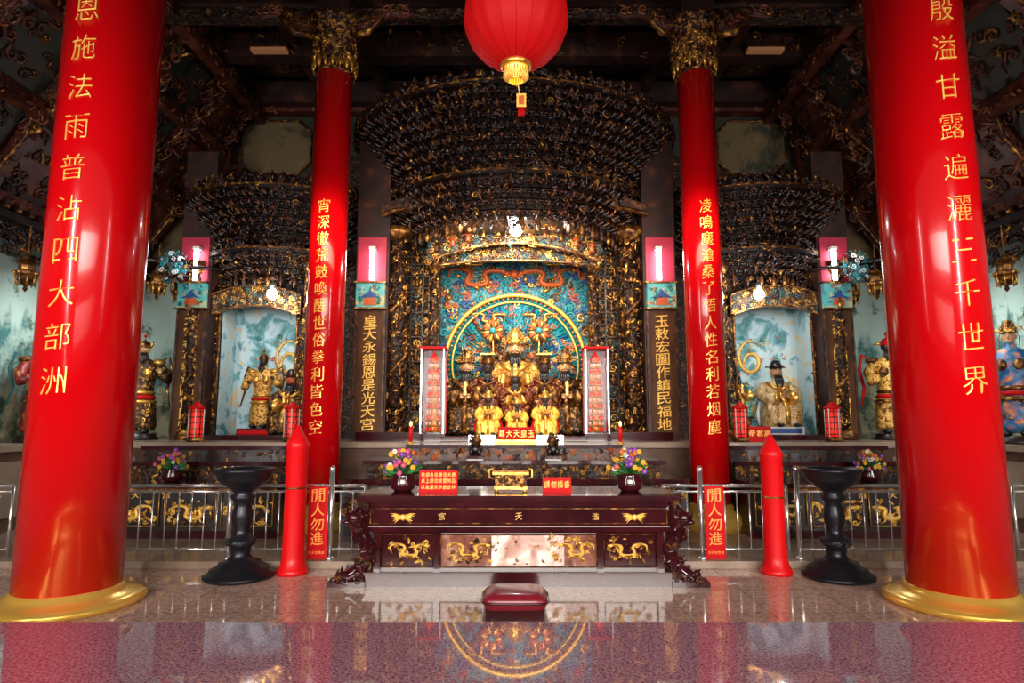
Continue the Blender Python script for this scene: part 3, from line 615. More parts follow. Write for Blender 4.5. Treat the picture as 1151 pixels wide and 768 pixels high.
def canopy(name,cx,cy,z0,z1,r0,r1,tiers,n,crest=True,sq=.85):
    b=B(name); dz=(z1-z0)/tiers
    b.M=Matrix.Translation((cx,cy,0))@Matrix.Diagonal((1,sq,1,1))
    for k in range(tiers):
        t=k/max(1,tiers-1); z=z0+dz*k; r=r0+(r1-r0)*t; cnt=int(n*r/r1)
        b.band(0,0,r-.35,r-.12,z,z+dz*.95,pi,2*pi,36,DARK)
        b.band(0,0,r-.12,r-.05,z+dz*.78,z+dz*.9,pi,2*pi,36,BROWN)
        for i in range(cnt):
            a=pi+pi*(i+.5*(k%2)+.25)/cnt+R.uniform(-.012,.012); Rm=Matrix.Rotation(a,3,'Z'); d=Vector((cos(a),sin(a),0)); tg=Vector((-sin(a),cos(a),0))
            mt=R.choice([DARK,BROWN,DARK,BROWN,DARK,GILT2])
            o=R.uniform(-.03,.05)
            b.tube([d*(r-.12)+Vector((0,0,z+dz*.15)),d*(r+.04+o)+Vector((0,0,z+dz*.12)),d*(r+.13+o)+Vector((0,0,z+dz*.35)),d*(r+.14+o)+Vector((0,0,z+dz*.72))],[dz*.2,dz*.19,dz*.15,dz*.04],mt,5)
            b.box(d*(r+.0)+Vector((0,0,z+dz*.62)),(.11,.1,dz*.22),R.choice([DARK,BROWN]),Rm)
            for q in(-1,1):
                b.tube([d*(r+.02)+Vector((0,0,z+dz*.3)),d*(r+.05)+tg*q*.07+Vector((0,0,z+dz*.32)),d*(r+.04)+tg*q*.1+Vector((0,0,z+dz*.6))],[dz*.13,dz*.1,dz*.04],mt,5)
            if R.random()<.25: b.ell(d*(r+.15+o)+Vector((0,0,z+dz*.4)),(.025,.025,.035),R.choice([GOLDD,GOLDD,DORANGE]),6,4)
        mk=lambda u,v,w:((r+w)*sin(u/r),-(r+w)*cos(u/r),v)
        field(b,mk,-r*pi/2,r*pi/2,z,z+dz,int(22*r),.12,[DARK,BROWN,GOLDD,BROWN,DARK],.03)
    mC=lambda u,v,w:((r1+w)*sin(u/r1),-(r1+w)*cos(u/r1),v)
    b.band(0,0,r1-.4,r1+.16,z1,z1+.05,pi,2*pi,40,DARK); b.band(0,0,r1+.1,r1+.17,z1+.05,z1+.08,pi,2*pi,40,GOLDD)
    L=r1*pi/2
    field(b,lambda u,v,w:mC(u,v,w+.14),-L,L,z1-.02,z1+.2,int(60*r1),.11,[GOLDD,BROWN,DARK,DARK,BROWN])
    if crest:
        b.band(0,0,r1-.2,r1-.05,z1+.05,z1+.3,pi,2*pi,40,DARK)
        cn=int(n*.7)
        for i in range(cn):
            a=pi+pi*(i+.5)/cn+R.uniform(-.02,.02); d=Vector((cos(a),sin(a),0)); q=d*(r1)
            h=R.uniform(.2,.34); figurine(b,q.x,q.y,z1+.07,h,R.choice([BROWN,DARK,BROWN,GOLDD]),R.choice([BROWN,GOLDD]))
            leaf(b,mC,r1*(a-1.5*pi),z1+.15,.22,R.choice([BROWN,DARK]),pi/2+R.uniform(-.6,.4))
    c0=int(n*.5)
    for i in range(c0):
        a=pi+pi*(i+.5)/c0; d=Vector((cos(a),sin(a),0)); q=d*(r0-.02)+Vector((0,0,z0-.2)); s=R.uniform(.8,1.1)
        b.lathe(q,[(.01,-.06*s),(.04*s,0),(.05*s,.07),(.025,.12),(.03,.24)],R.choice([GOLDD,BROWN,BROWN]),6)
    mF=lambda u,v,w:((r0-.1+w)*sin(u/r0),-(r0-.1+w)*cos(u/r0),v)
    field(b,mF,-r0*pi/2,r0*pi/2,z0-.18,z0+.02,int(70*r0),.1,[GOLDD,BROWN,BROWN,DARK])
    b.band(0,0,.02,r0-.05,z0+.02,z0+.06,pi,2*pi,36,DARK)
    b.band(0,0,.02,r1-.05,z1-.06,z1,pi,2*pi,36,DARK)
    return b.obj()
canopy('main_shrine_canopy',0,12.6,6.3,7.4,2.45,3.15,7,58)
canopy('main_shrine_canopy',0,12.6,5.4,6.05,2.1,2.5,4,44,False)
for sg in(-1,1):
    canopy('side_shrine_canopy',sg*4.85,12.9,5.25,6.12,1.35,1.85,6,34)
    canopy('side_shrine_canopy',sg*4.85,12.9,4.65,5.0,1.1,1.4,3,26,False)
for sg,cpx in((-1,306),(1,853)):
    b=B('side_shrine'); cx=XX(cpx,13.2,3); hw=.8
    za=ZZ(350,13.2)
    b.bx(cx-hw-.2,cx+hw+.2,13.2,13.3,ZP,za+.6,MURALN)
    for s_ in(-1,1):
        b.bx(cx+s_*hw,cx+s_*(hw+.08),12.5,13.2,ZP,za+.6,MURALN)
        b.bx(cx+s_*hw,cx+s_*1.45,12.42,12.55,ZP,5.4,GILT2)
        lo,hi=sorted((cx+s_*(hw+.02),cx+s_*1.4)); field(b,plane(12.42),lo,hi,ZP+.1,5.0,320,.1,[GOLDD,GOLDD,BROWN,DARK,GOLD])
        hpillar(b,cx+s_*1.15,12.1,.14,ZP,4.9,1.8,[GOLD,GOLD,GOLDD,GILT,BROWN]); 
        b.tube([(cx+s_*(hw-.02),12.4,ZP),(cx+s_*(hw-.02),12.4,za+.2)],.025,GOLDD,6)
    zl=ZZ(338,12.2)
    arclintel(b,cx,hw+.1,zl+.1,.2,.36,12.2,12.32,GILT); arclintel(b,cx,hw+.1,zl+.3,.2,.03,12.15,12.3,GOLDD); arclintel(b,cx,hw+.05,zl-.1,.18,.03,12.15,12.3,GOLDD)
    b.bx(cx-hw-.7,cx+hw+.7,12.5,12.56,zl+.1,6.2,GILT2); b.bx(cx-hw-.1,cx+hw+.1,12.5,13.25,za+.5,za+.56,DARK)
    for i in range(280):
        t=R.uniform(-1,1); scroll(b,plane(12.2),cx+(hw+.05)*t,zl+.1-.2*t*t+R.uniform(-.17,.17),R.uniform(.03,.065),R.choice([GOLDD,GOLD,DARK,TEALD,GOLDD,BROWN]),R.uniform(0,6),1,0,.22)
    field(b,plane(12.5),cx-1.3,cx+1.3,zl+.3,5.0,200,.11,[GOLDD,BROWN,DARK,DARK])
    # mural relief on the niche back: coiled dragon, clouds, pine boughs
    mb=plane(13.2)
    pts=[];rs=[]
    ox=cx+(.34 if sg<0 else -.2)
    for i in range(40):
        t=i/39; a=.6+t*2*pi*1.6; r_=.34*(1-.55*t); pts.append(mb(ox+r_*cos(a)*.8,ZP+1.75+r_*sin(a)-.25*t,.03)); rs.append(.012+.03*sin(pi*t))
    b.tube(pts,rs,GOLDP,6)
    for i in range(0,40,1): 
        p=Vector(pts[i]); b.ell(p+Vector((R.uniform(-.04,.04),-.02,R.uniform(-.04,.04))),.014,ORANGE,5,4)
    for k in range(60): scroll(b,mb,cx+R.uniform(-.7,.75),ZP+R.uniform(.5,2.2),R.uniform(.025,.06),R.choice([GOLDP,ORANGE,TEAL,WHITEP,TEAL,WHITEP,GREEN]),R.uniform(0,6),1,0,.16)
    b.bx(cx-hw-.05,cx+hw+.05,11.9,13.2,ZP,ZP+.1,MAROON)
    b.obj()
for px in(195,963):
    c=P(px,300,11.6); b=B('carved_dragon_medallion'); q=.26
    m=plane(11.6)
    b.lathe((c.x,11.66,c.z),[(q*.9,0),(q*.9,.03)],DARK,24,Matrix.Rotation(pi/2,3,'X'))
    for i in range(70):
        a=R.uniform(0,6.28); r_=q*sqrt(R.random()); scroll(b,m,c.x+r_*cos(a),c.z+1.1*r_*sin(a),R.uniform(.03,.055),R.choice([TEALD,TEAL,TEALD,WHITEP,GOLDD,DARK]),R.uniform(0,6),1,0,.25)
    for i in range(20):
        a=2*pi*i/20; leaf(b,m,c.x+q*cos(a),c.z+1.1*q*sin(a),.08,R.choice([TEALD,GOLDD,TEALD]),a)
    b.tube([(c.x,11.6,c.z-q*1.1),(c.x,11.6,c.z-q*1.9)],.03,GOLDD,6)
    d=-1 if px<578 else 1
    b.tube([(c.x-d*q,11.6,c.z),(c.x-d*.6,12.2,c.z+.1),(c.x-d*.8,12.7,c.z+.2)],.035,DARK,6)
    b.tube([(c.x+d*q*.8,11.64,c.z+.1),(c.x+d*.7,11.66,c.z+.2),(XW*d-d*.9,11.66,c.z+.25)],.04,DARK,6)
    b.obj()
def board(px,text,Y,tpx,rb=REDBR):
    b=B('couplet_signboard'); x=XX(px,Y,2.5); z1=ZZ(350,Y); z0=ZZ(488,Y); w=.54
    b.bx(x-w/2-.04,x+w/2+.04,Y,Y+.3,ZP,7.2,DBEAM)
    b.bx(x-w/2,x+w/2,Y-.05,Y,z0,z1,BOARD)
    for a in(x-w/2,x+w/2): b.bx(a-.02,a+.02,Y-.07,Y,z0,z1,BROWN)
    vtext(b,text,plane(Y-.05),x,z0+.06,z1-.08,.25,GOLDP,.012,.92,0.004)
    za,zb=ZZ(348,Y),ZZ(319,Y); b.bx(x-w/2,x+w/2,Y-.12,Y,za,zb,SCENE)
    mm=plane(Y-.12)
    b.prism([(x-.12,za+.06),(x-.1,za+.2),(x+.1,za+.2),(x+.12,za+.06)],Y-.14,Y-.12,ORANGE)
    b.prism([(x-.2,za+.2),(x-.08,za+.26),(x,za+.36),(x+.08,za+.26),(x+.2,za+.2),(x,za+.22)],Y-.145,Y-.12,BLUE)
    for k in range(22): scroll(b,mm,x+R.uniform(-.22,.22),R.uniform(za+.05,zb-.05),R.uniform(.02,.045),R.choice([WHITEP,TEAL,GREEN,ORANGE,TEAL]),R.uniform(0,6),1,0,.2)
    for z in(za,zb): b.bx(x-w/2-.03,x+w/2+.03,Y-.15,Y,z-.015,z+.015,GOLDD)
    zc,zd=ZZ(319,Y),ZZ(268,Y); b.bx(x-w/2,x+w/2,Y-.06,Y,zc,zd,PINK)
    xt=XX(tpx,Y-.15,4.4); b.lathe((xt,Y-.16,0),[(.04,ZZ(317,Y)),(.045,ZZ(316,Y)),(.045,ZZ(284,Y)),(.04,ZZ(283,Y))],TUBE,10)
    b.bx(xt-.06,xt+.06,Y-.2,Y-.06,ZZ(283,Y),ZZ(280,Y),WHITEP)
    b.obj(.004)
    l=bpy.data.lights.new('tube_light','POINT'); l.energy=9; l.shadow_soft_size=.15; l.color=(.9,.96,1); o=bpy.data.objects.new('tube_light',l); scene.collection.objects.link(o); o.location=(xt,Y-.75,ZZ(300,Y))
board(415,'皇天永錫恩是光天宮',11.6,418); board(745,'玉敕宏圖作鎮民福地',11.6,741)
board(212,'北宮神功護保國佑民安',12.1,219); board(945,'大德凡國光照天中和慶',12.1,939)
# ============================================================ DEITIES
figure('deity_statue',(0.02,12.85,ZP+.42),1.55,ROBEG,GOLD,SKINW,True,'tall',GOLD,throne=True,hr=1.2)
figure('deity_statue',(0.02,12.15,ZP+.3),.95,ROBEK,GOLD,SKIND,True,'tall',GOLD,prop='none',hr=1.15)
for s_ in(-1,1):
    figure('deity_statue',(XX(580+s_*32,12.3,2.5),12.4,ZP+.42),1.08,ROBEK,GOLDD,SKIND,True,'mian',GOLDD,prop='none',hr=1.35,sash=TEALD)
    figure('deity_statue',(XX(580+s_*56,12.3,2.5),12.5,ZP+.12),1.45,ROBED,GOLDD,SKINW,True,'tall',GOLDD,hr=1.1,sash=BROWN)
    b=B('feather_fan'); fc=P(580+s_*26,372,13.0)
    for k in range(17):
        a=pi/2+(k-8)*.36; b.tube([fc,fc+Vector((.18*cos(a),-.03,.18*sin(a))),fc+Vector((.26*cos(a),0,.26*sin(a)))],[.02,.045,.015],(GOLDD,GOLD,ORANGE)[k%3],6,.4)
    b.ell(fc+Vector((0,-.05,0)),(.07,.04,.07),TEAL); b.tube([fc,fc+Vector((s_*-.02,0,-1.0))],.02,GOLD,6); b.obj()
    b=B('light_strip'); x0_,x1_=sorted((XX(580+s_*24,11.1),XX(580+s_*52,11.1))); b.bx(x0_,x1_,11.03,11.09,ZP+.03,ZP+.1,WGLOW); b.bx(x0_-.02,x1_+.02,11.09,11.12,ZP,ZP+.12,STEEL); b.obj()
    l=bpy.data.lights.new('light_strip_lamp','POINT'); l.energy=6; l.shadow_soft_size=.1; l.color=(1,.97,.85); o=bpy.data.objects.new('light_strip_lamp',l); scene.collection.objects.link(o); o.location=((x0_+x1_)/2,11.0,ZP+.25)
for px,h_ in((549,.74),(581,.62),(613,.74)):
    figure('small_deity_statue',(XX(px,11.6),11.65,ZP+.12),h_*.95,ROBEY,GOLD,SKIND,True,'tall',GOLD,prop='none',hr=1.1)
b=B('red_votive_plaque'); y=10.95; x0_,x1_=XX(560,y),XX(601,y); b.bx(x0_,x1_,y,y+.06,ZP+.0,ZP+.26,REDM); b.bx(x0_-.03,x1_+.03,y-.02,y+.08,ZP,ZP+.04,GOLD)
htext(b,'尊大天皇玉',plane(y),x0_,x1_,ZP+.15,.12,GOLDP); b.obj(.005)
figure('guardian_statue',(XX(289,12.5),12.7,ZP+.22),1.45,ROBEG,GOLD,SKIND,True,'helm',GOLDD,seated=False,prop='none',ribbon=GOLDD)
figure('deity_statue',(XX(325,12.4),12.45,ZP+.12),1.15,ROBED,GOLD,ORANGE,True,'wing',BLACKP,hr=1.15,sash=BROWN)
figure('deity_statue',(XX(834,12.5),12.75,ZP+.4),1.0,ROBET,GOLD,SKIN,True,'wing',TEAL,hr=1.15)
figure('deity_statue',(XX(876,12.5),12.55,ZP+.25),1.2,ROBEW,GOLD,SKIN,True,'wing',BLACKP,prop='none',hr=1.15,sash=WHITEP)
b=B('statue_pedestal'); x=XX(288,12.3); b.bx(x-.34,x+.34,12.2,12.95,ZP+.1,ZP+.22,MAROON); b.bx(x-.3,x+.3,12.15,12.2,ZP+.1,ZP+.2,REDM); b.obj(.01)
b=B('statue_pedestal'); x=XX(876,12.3); b.bx(x-.4,x+.4,12.1,12.95,ZP+.1,ZP+.25,WHITEP); b.bx(x-.34,x+.34,12.08,12.1,ZP+.13,ZP+.22,BLUE); b.obj(.01)
b=B('statue_pedestal'); x=XX(828,12.4); b.bx(x-.3,x+.26,12.3,12.95,ZP+.1,ZP+.4,GILT); b.obj(.01)
b=B('red_placard'); y=11.15; x0_,x1_=XX(840,y),XX(866,y); b.bx(x0_,x1_,y,y+.05,ZP+.0,ZP+.27,REDM); htext(b,'帝君高',plane(y),x0_,x1_,ZP+.15,.11,GOLDP); b.obj()
figure('guardian_statue',(XX(157,12.2),12.2,ZP+.12),1.75,ROBED,GOLD,SKINW,True,'helm',GOLDD,seated=False,prop='none',rz=.3,ribbon=GOLDD)
figure('guardian_statue',(XX(1003,12.2),12.2,ZP+.12),1.8,ROBEG,GOLDD,SKIND,True,'helm',REDM,seated=False,prop='none',rz=-.3,ribbon=REDM)
figure('guardian_statue',(8.25,10.3,ZP+.12),1.75,ROBEB,GOLDD,SKIN,False,'tall',GOLDD,seated=False,prop='none',rz=-.8,ribbon=TEALD)
figure('guardian_statue',(-8.25,10.9,ZP+.12),1.65,ROBER,GOLDD,SKIN,True,'helm',GOLDD,seated=False,prop='none',rz=.8,ribbon=TEALD)
for x,y in((XX(157,12.2),12.2),(XX(1003,12.2),12.2),(8.25,10.3),(-8.25,10.9)):
    b=B('statue_pedestal'); b.lathe((x,y,ZP),[(.34,0),(.36,.04),(.3,.07),(.32,.12)],DARK,20); b.obj()
# ============================================================ LAMP TOWERS
def tower(px,y0,y1,hwpx,Y):
    b=B('glass_lamp_tower'); x=XX(px,Y); hw=XX(578+hwpx,Y); z0=ZP+.0; z1=ZZ(y0,Y)
    b.bx(x-hw-.04,x+hw+.04,Y-hw-.04,Y+hw+.04,z0,z0+.14,MAROON); b.bx(x-hw-.03,x+hw+.03,Y-hw-.03,Y+hw+.03,z1-.04,z1,REDM)
    b.bx(x-hw,x+hw,Y+hw-.02,Y+hw,z0+.14,z1-.04,PALEB)
    for a in(-1,1):
        for c in(-1,1): b.bx(x+a*hw-.012,x+a*hw+.012,Y+c*hw-.012,Y+c*hw+.012,z0+.14,z1-.04,STEEL if c<0 else REDM)
    n=13; dz=(z1-z0-.34)/n
    for i in range(n):
        z=z0+.16+dz*i; r=hw*(.68-.022*i)
        b.lathe((x,Y,z),[(r,0),(r*1.1,.015),(r*.72,.035),(r*.66,dz-.01)],GOLD,8,sm=False)
        for k in range(8):
            a=2*pi*k/8+.39; b.ell((x+r*.95*cos(a),Y+r*.95*sin(a),z+dz*.55),(.022,.022,.034),PINKGLOW if i%2 else REDGLOW,6,4)
    b.lathe((x,Y,z0+.16+dz*n),[(hw*.3,0),(hw*.34,.02),(hw*.12,.06),(.01,.12)],REDGLOW,8)
    b.add([(x-hw,Y-hw,z0+.14),(x+hw,Y-hw,z0+.14),(x+hw,Y-hw,z1-.04),(x-hw,Y-hw,z1-.04)],[(0,1,2,3)],GLASS)
    b.obj()
tower(487,391,498,12.5,11.5); tower(670,391,498,12.5,11.5)
def rlamp(px,Y):
    b=B('red_votive_lamp'); x=XX(px,Y); z=1.4; r=.13; h=ZZ(454,Y)-z
    b.lathe((x,Y,z),[(r*1.1,0),(r*1.15,.05),(r*.8,.09)],GOLDD,14)
    b.lathe((x,Y,z),[(r*.8,.09),(r*.85,.12),(r*.85,h-.12),(r*.7,h-.08)],REDGLOW,14)
    b.lathe((x,Y,z),[(r*1.05,h-.1),(r*1.1,h-.07),(r*.6,h-.02),(r*.15,h+.04)],REDM,14)
    for k in range(10):
        a=2*pi*k/10; b.tube([(x+r*cos(a),Y+r*sin(a),z+.08),(x+r*cos(a),Y+r*sin(a),z+h-.08)],.009,MAROON if k%2 else WHITEP,4)
    for k in(.2,.35,.5,.65,.8):
        b.lathe((x,Y,z+h*k),[(r*.9,-.01),(r*1.02,0),(r*.9,.01)],GOLDD,14)
    b.obj()
for px in(221,328,832,936): rlamp(px,11.2)
def scandle(px,Y,z):
    b=B('altar_candle'); x=XX(px,Y); b.lathe((x,Y,z),[(.09,0),(.1,.03),(.03,.06),(.03,.2),(.07,.22),(.03,.26)],GOLD,12); b.lathe((x,Y,z),[(.03,.26),(.035,.5),(.012,.52)],REDG,10); b.ell((x,Y,z+.56),(.02,.02,.045),WARMB,8,6); b.obj()
for px in(462,697): scandle(px,10.6,1.16)
for s_ in(-1,1):
    b=B('gold_lion_ornament'); x=s_*.62; y=10.1; z=1.16
    b.box((x,y,z+.03),(.26,.2,.06),MAROON); b.ell((x,y,z+.16),(.11,.09,.1),DARK); b.ell((x-s_*.02,y-.07,z+.3),(.08,.08,.08),GOLDD)
    for a in(-1,1): b.tube([(x+a*.06,y-.08,z+.2),(x+a*.06,y-.09,z+.06)],.03,DARK,6); b.ell((x+a*.05,y-.06,z+.38),.02,GOLDD,6,4)
    for k in range(8): b.ell((x+.08*cos(k*.8),y-.03,z+.3+.08*sin(k*.8)),.03,DARK,6,4)
    b.tube([(x,y+.08,z+.15),(x,y+.13,z+.3),(x+s_*.04,y+.1,z+.36)],[.03,.03,.01],DARK,6); b.obj()
# ============================================================ COLUMNS
def column(x,y,r,ztop,text,t0,t1,tw,base,fillv=.8):
    b=B('red_column')
    b.lathe((x,y,0),[(r,.0 if base=='gold' else .3),(r,ztop)],RED,72)
    if base=='gold': b.lathe((x,y,0),[(r*1.46,0),(r*1.5,.03),(r*1.48,.06),(r*1.3,.085),(r*1.12,.11),(r*1.05,.14),(r*1.01,.17)],GOLDB,64)
    else: b.lathe((x,y,0),[(r*1.5,.09),(r*1.6,.22),(r*1.5,.34),(r*1.1,.4),(r*1.12,.46),(r,.5)],GOLDB,40)
    vtext(b,text,cyl(x,y,r),0,t0,t1,tw,GOLDP,.01,fillv,-.014 if base=='gold' else -.004)
    b.lathe((x,y,0),[(r*1.02,ztop-.06),(r*1.1,ztop-.03),(r*1.02,ztop),(r*1.03,ztop+.1),(r*1.15,ztop+.3),(r*1.2,ztop+.6),(r*1.5,ztop+.82),(r*1.55,ztop+.9)],GILT,32)
    m=cyl(x,y,r*1.15); field(b,m,-r*3.4,r*3.4,ztop+.1,ztop+.85,170,.11,[GOLD,GOLD,GOLDD,GOLDD,BROWN])
    for k in range(18):
        a=2*pi*k/18; b.lathe((x+r*1.15*cos(a),y+r*1.15*sin(a),ztop+.03),[(.01,-.05),(.03,0),(.04,.08),(.02,.16)],GOLD,6)
    for s_ in(-1,1):
        pts=[(x+s_*(r*1.2+.11*k),y-.1,ztop+.8+.3*(k/9.0)**.7-.06*sin(k*.9)) for k in range(10)]
        b.tube(pts,[.12,.11,.11,.1,.09,.09,.08,.07,.06,.03],REDBR,8)
        for k in range(9):
            q=pts[k]; scroll(b,plane(y-.2),q[0],q[2],.09,R.choice([GOLDD,BROWN,DORANGE]),k,s_,0,.2)
        b.tube([(x+s_*r*1.2,y-.15,ztop+.62),(x+s_*.6,y-.25,ztop+.6),(x+s_*.85,y-.3,ztop+.85),(x+s_*.7,y-.3,ztop+1.0)],[.06,.06,.05,.02],GOLDD,7)
    b.bx(x-.28,x+.28,y-.28,y+.28,ztop+.9,8.95,DBEAM)
    b.obj()
YB=6.4
def zB(py): return ZZ(py,YB-.46)
column(-4.4,YB,.46,8.0,'恩施法雨普沾四大部洲',zB(453),zB(-12),.235,'gold',.6)
column(4.4,YB,.46,8.0,'殷溢甘露遍灑三千世界',zB(453),zB(-12),.235,'gold',.6)
zi=lambda py:ZZ(py,9.7)
ztp=ZZ(84,10)
column(-3.07,10,.3,ztp,'宵深徹荒鼓喚醒世俗拳利皆色空',zi(490),zi(222),.19,'g2',.8)
column(3.09,10,.3,ztp,'凌鳴塵滄桑了悟人性名利若烟塵',zi(490),zi(222),.19,'g2',.8)
# ============================================================ OFFERING TABLE
YT=7.1; tx=XX(583,YT,.8)
b=B('offering_table'); m=plane(YT)
b.bx(tx-1.78,tx+1.78,YT-.12,YT+.85,.9,.965,MAROON); b.bx(tx-1.72,tx+1.72,YT-.06,YT+.8,.84,.9,MAROON)
b.bx(tx-1.68,tx+1.68,YT-.02,YT+.76,.62,.84,MAROON)
b.bx(tx-1.6,tx+1.6,YT+.02,YT+.74,.14,.62,MAROON)
b.bx(tx-1.74,tx+1.74,YT-.05,YT+.8,.57,.62,MAROON); b.bx(tx-1.78,tx+1.78,YT-.1,YT+.82,.0,.15,MAROON)
for x in(-1.56,-.9,.9,1.56): b.bx(tx+x-.035,tx+x+.035,YT-.02,YT+.05,.15,.57,MAROON)
b.bx(tx-.86,tx+.86,YT-.0,YT+.03,.18,.54,RMARB)
b.bx(tx-.3,tx+.5,YT-.006,YT+.0,.2,.52,PREFL)  # bright centre patch: a reflection painted onto the marble panel
for a,c in((-1.52,-.94),(-.86,.86),(.94,1.52)):
    for z in(.185,.535): b.tube([(tx+a,YT-.012,z),(tx+c,YT-.012,z)],.006,GOLDD,5)
    for x in(a,c): b.tube([(tx+x,YT-.012,.185),(tx+x,YT-.012,.535)],.006,GOLDD,5)
for a,fl in((-1.23,1),(1.23,-1)):
    dragon(b,plane(YT+.02),tx+a,.36,.36,.07,GOLDP,fl,.016,0,GOLD,1.3); field(b,plane(YT+.02),tx+a-.26,tx+a+.26,.22,.5,30,.045,[GOLD,GOLDP,GOLDD])
dragon(b,m,tx-.58,.37,.4,.07,GOLDP,1,.016,0.008,GOLD,1.3); dragon(b,m,tx+.66,.37,.32,.07,GOLDP,-1,.016,0.008,GOLD,1.3)
for x in(-.82,.32,): field(b,m,tx+x,tx+x+.5,.2,.5,34,.045,[GOLD,GOLDD,GOLDP],.006)
field(b,m,tx-.3,tx+.5,.2,.5,12,.035,[GOLDD,GOLD],.008)
for s_ in(-1,1):
    cx=tx+s_*1.28
    for q in(-1,1):
        for k in range(5):
            e=.14-.012*k; b.tube([(cx,YT-.03,.725),(cx+q*e*.6,YT-.035,.755-.014*k),(cx+q*e,YT-.03,.76-.026*k)],[.012,.012,.003],GOLDP,5)
    b.ell((cx,YT-.03,.72),(.03,.02,.035),GOLDP)
    b.tube([(tx+s_*1.64,YT-.025,.65),(tx+s_*1.64,YT-.025,.81)],.006,GOLD,5)
for ch,x in(('宮',-.85),('天',0),('浩',.85)):
    put(b,ch,plane(YT-.02),tx+x,.73,.075,.075,GOLDP,.008)
for z in(.655,.815): b.tube([(tx-1.64,YT-.025,z),(tx+1.64,YT-.025,z)],.005,GOLDD,5)
for s_ in(-1,1):
    for yy in(YT-.04,YT+.72):
        pts=[(tx+s_*1.7,yy,.84),(tx+s_*1.78,yy,.72),(tx+s_*1.74,yy,.55),(tx+s_*1.66,yy,.4),(tx+s_*1.68,yy,.25),(tx+s_*1.78,yy-.02,.13),(tx+s_*1.9,yy-.03,.09),(tx+s_*1.97,yy-.03,.13)]
        b.tube(pts,[.08,.11,.09,.08,.08,.085,.07,.03],MAROON,10)
        for k in range(30):
            q=pts[min(6,k//4)]; scroll(b,plane(yy-.08),q[0]+R.uniform(-.06,.06),q[2]+R.uniform(-.06,.06),.045,R.choice([MAROON,MAROON,BROWN]),R.uniform(0,6),R.choice((-1,1)),0,.3)
        b.box((tx+s_*1.86,yy,.03),(.4,.2,.06),MAROON)
        b.ell((tx+s_*1.8,yy-.06,.72),(.08,.08,.09),MAROON); b.ell((tx+s_*1.86,yy-.12,.69),(.05,.05,.03),MAROON)
b.obj(.006)
zt=.965
b=B('red_notice_sign'); x0_,x1_=XX(471,7.3,1),XX(514,7.3,1); b.bx(x0_,x1_,7.3,7.33,zt+.01,zt+.25,REDM); b.bx(x0_,x1_,7.28,7.4,zt,zt+.015,REDM)
for i,s in enumerate(('敬請各位善信大德','桌上請勿放置物品','以免遺失多謝合作')): htext(b,s,plane(7.3),x0_+.02,x1_-.02,zt+.2-i*.07,.048,GOLDP,.004)
b.obj()
b=B('red_notice_sign'); x0_,x1_=XX(610,7.3,1),XX(642,7.3,1); b.bx(x0_,x1_,7.3,7.33,zt+.01,zt+.17,REDM); b.bx(x0_,x1_,7.28,7.4,zt,zt+.015,REDM); htext(b,'請勿插香',plane(7.3),x0_+.01,x1_-.01,zt+.09,.08,GOLDP,.004); b.obj()
b=B('gold_incense_burner'); x=XX(574,7.35,1); y=7.4
b.box((x,y,zt+.13),(.36,.2,.14),GILT); b.box((x,y,zt+.215),(.42,.26,.03),GOLD); b.box((x,y,zt+.05),(.38,.22,.03),GOLD)
for a in(-1,1):
    for c in(-1,1): b.tube([(x+a*.15,y+c*.08,zt+.05),(x+a*.17,y+c*.09,zt)],[.02,.025],GOLD,6)
    b.tube([(x+a*.18,y,zt+.14),(x+a*.25,y,zt+.16),(x+a*.25,y,zt+.25),(x+a*.2,y,zt+.26)],.015,GOLD,6)
field(b,plane(y-.1),x-.15,x+.15,zt+.08,zt+.19,30,.04,[GOLDD,GOLD,GOLDD]); b.obj()
def flowers(px,Y,z,s):
    b=B('flower_arrangement'); x=XX(px,Y,z)
    b.lathe((x,Y,z),[(.09*s,0),(.13*s,.03*s),(.15*s,.1*s),(.11*s,.16*s),(.13*s,.19*s)],MAROON,16)
    for i in range(30):
        a=R.uniform(0,pi); yy=Y+R.uniform(-.1,.1); L=R.uniform(.16,.26)*s
        b.tube([(x,yy*.3+Y*.7,z+.18*s),(x+L*.6*cos(a),yy,z+.18*s+L*.6*sin(a)),(x+L*cos(a),yy,z+.18*s+L*.95*sin(a))],[.01,.022,.004],GREEN,5,.3)
    for i in range(70):
        a=R.uniform(0,2*pi); ph=R.uniform(.0,1.5); r=R.uniform(.12,.25)*s
        q=Vector((x+r*cos(ph)*cos(a),Y+r*cos(ph)*sin(a),z+.2*s+r*sin(ph)*1.1))
        base=Vector((x,Y,z+.17*s)); b.tube([base,(base+q)/2+Vector((0,0,.02)),q],.005,GREEN,4)
        m_=R.choice([PINK2,YEL,YEL,ORANGE,WHITEP,PURP,PURP,GREEN])
        if m_ is not GREEN:
            for k in range(6):
                aa=k*pi/3; b.ell(q+Vector((.018*s*cos(aa),-.01,.018*s*sin(aa))),(.015*s,.012*s,.015*s),m_,6,4)
            b.ell(q+Vector((0,-.018,0)),.01*s,YEL,6,4)
    b.obj()
flowers(453,7.45,zt,1.05); flowers(708,7.45,zt,1.05); flowers(193,9.5,.87,1.0); flowers(978,9.5,.87,1.0)
b=B('kneeling_stool'); x=XX(579,5.75,.1); y=5.9
b.bx(x-.26,x+.26,y-.2,y+.2,.03,.14,MAROON); b.bx(x-.29,x+.29,y-.23,y+.23,.0,.04,DARK)
pr=[]
for i in range(9): 
    t=i/8; e=sqrt(max(0,1-max(0,(t-.55)/.5)**2)); pr.append((.14+.13*t,.0,.29*(.93+.07*sin(pi*t))*(.6+.4*e),.24*(.93+.07*sin(pi*t))*(.6+.4*e)))
vs=[];fs=[];N=32
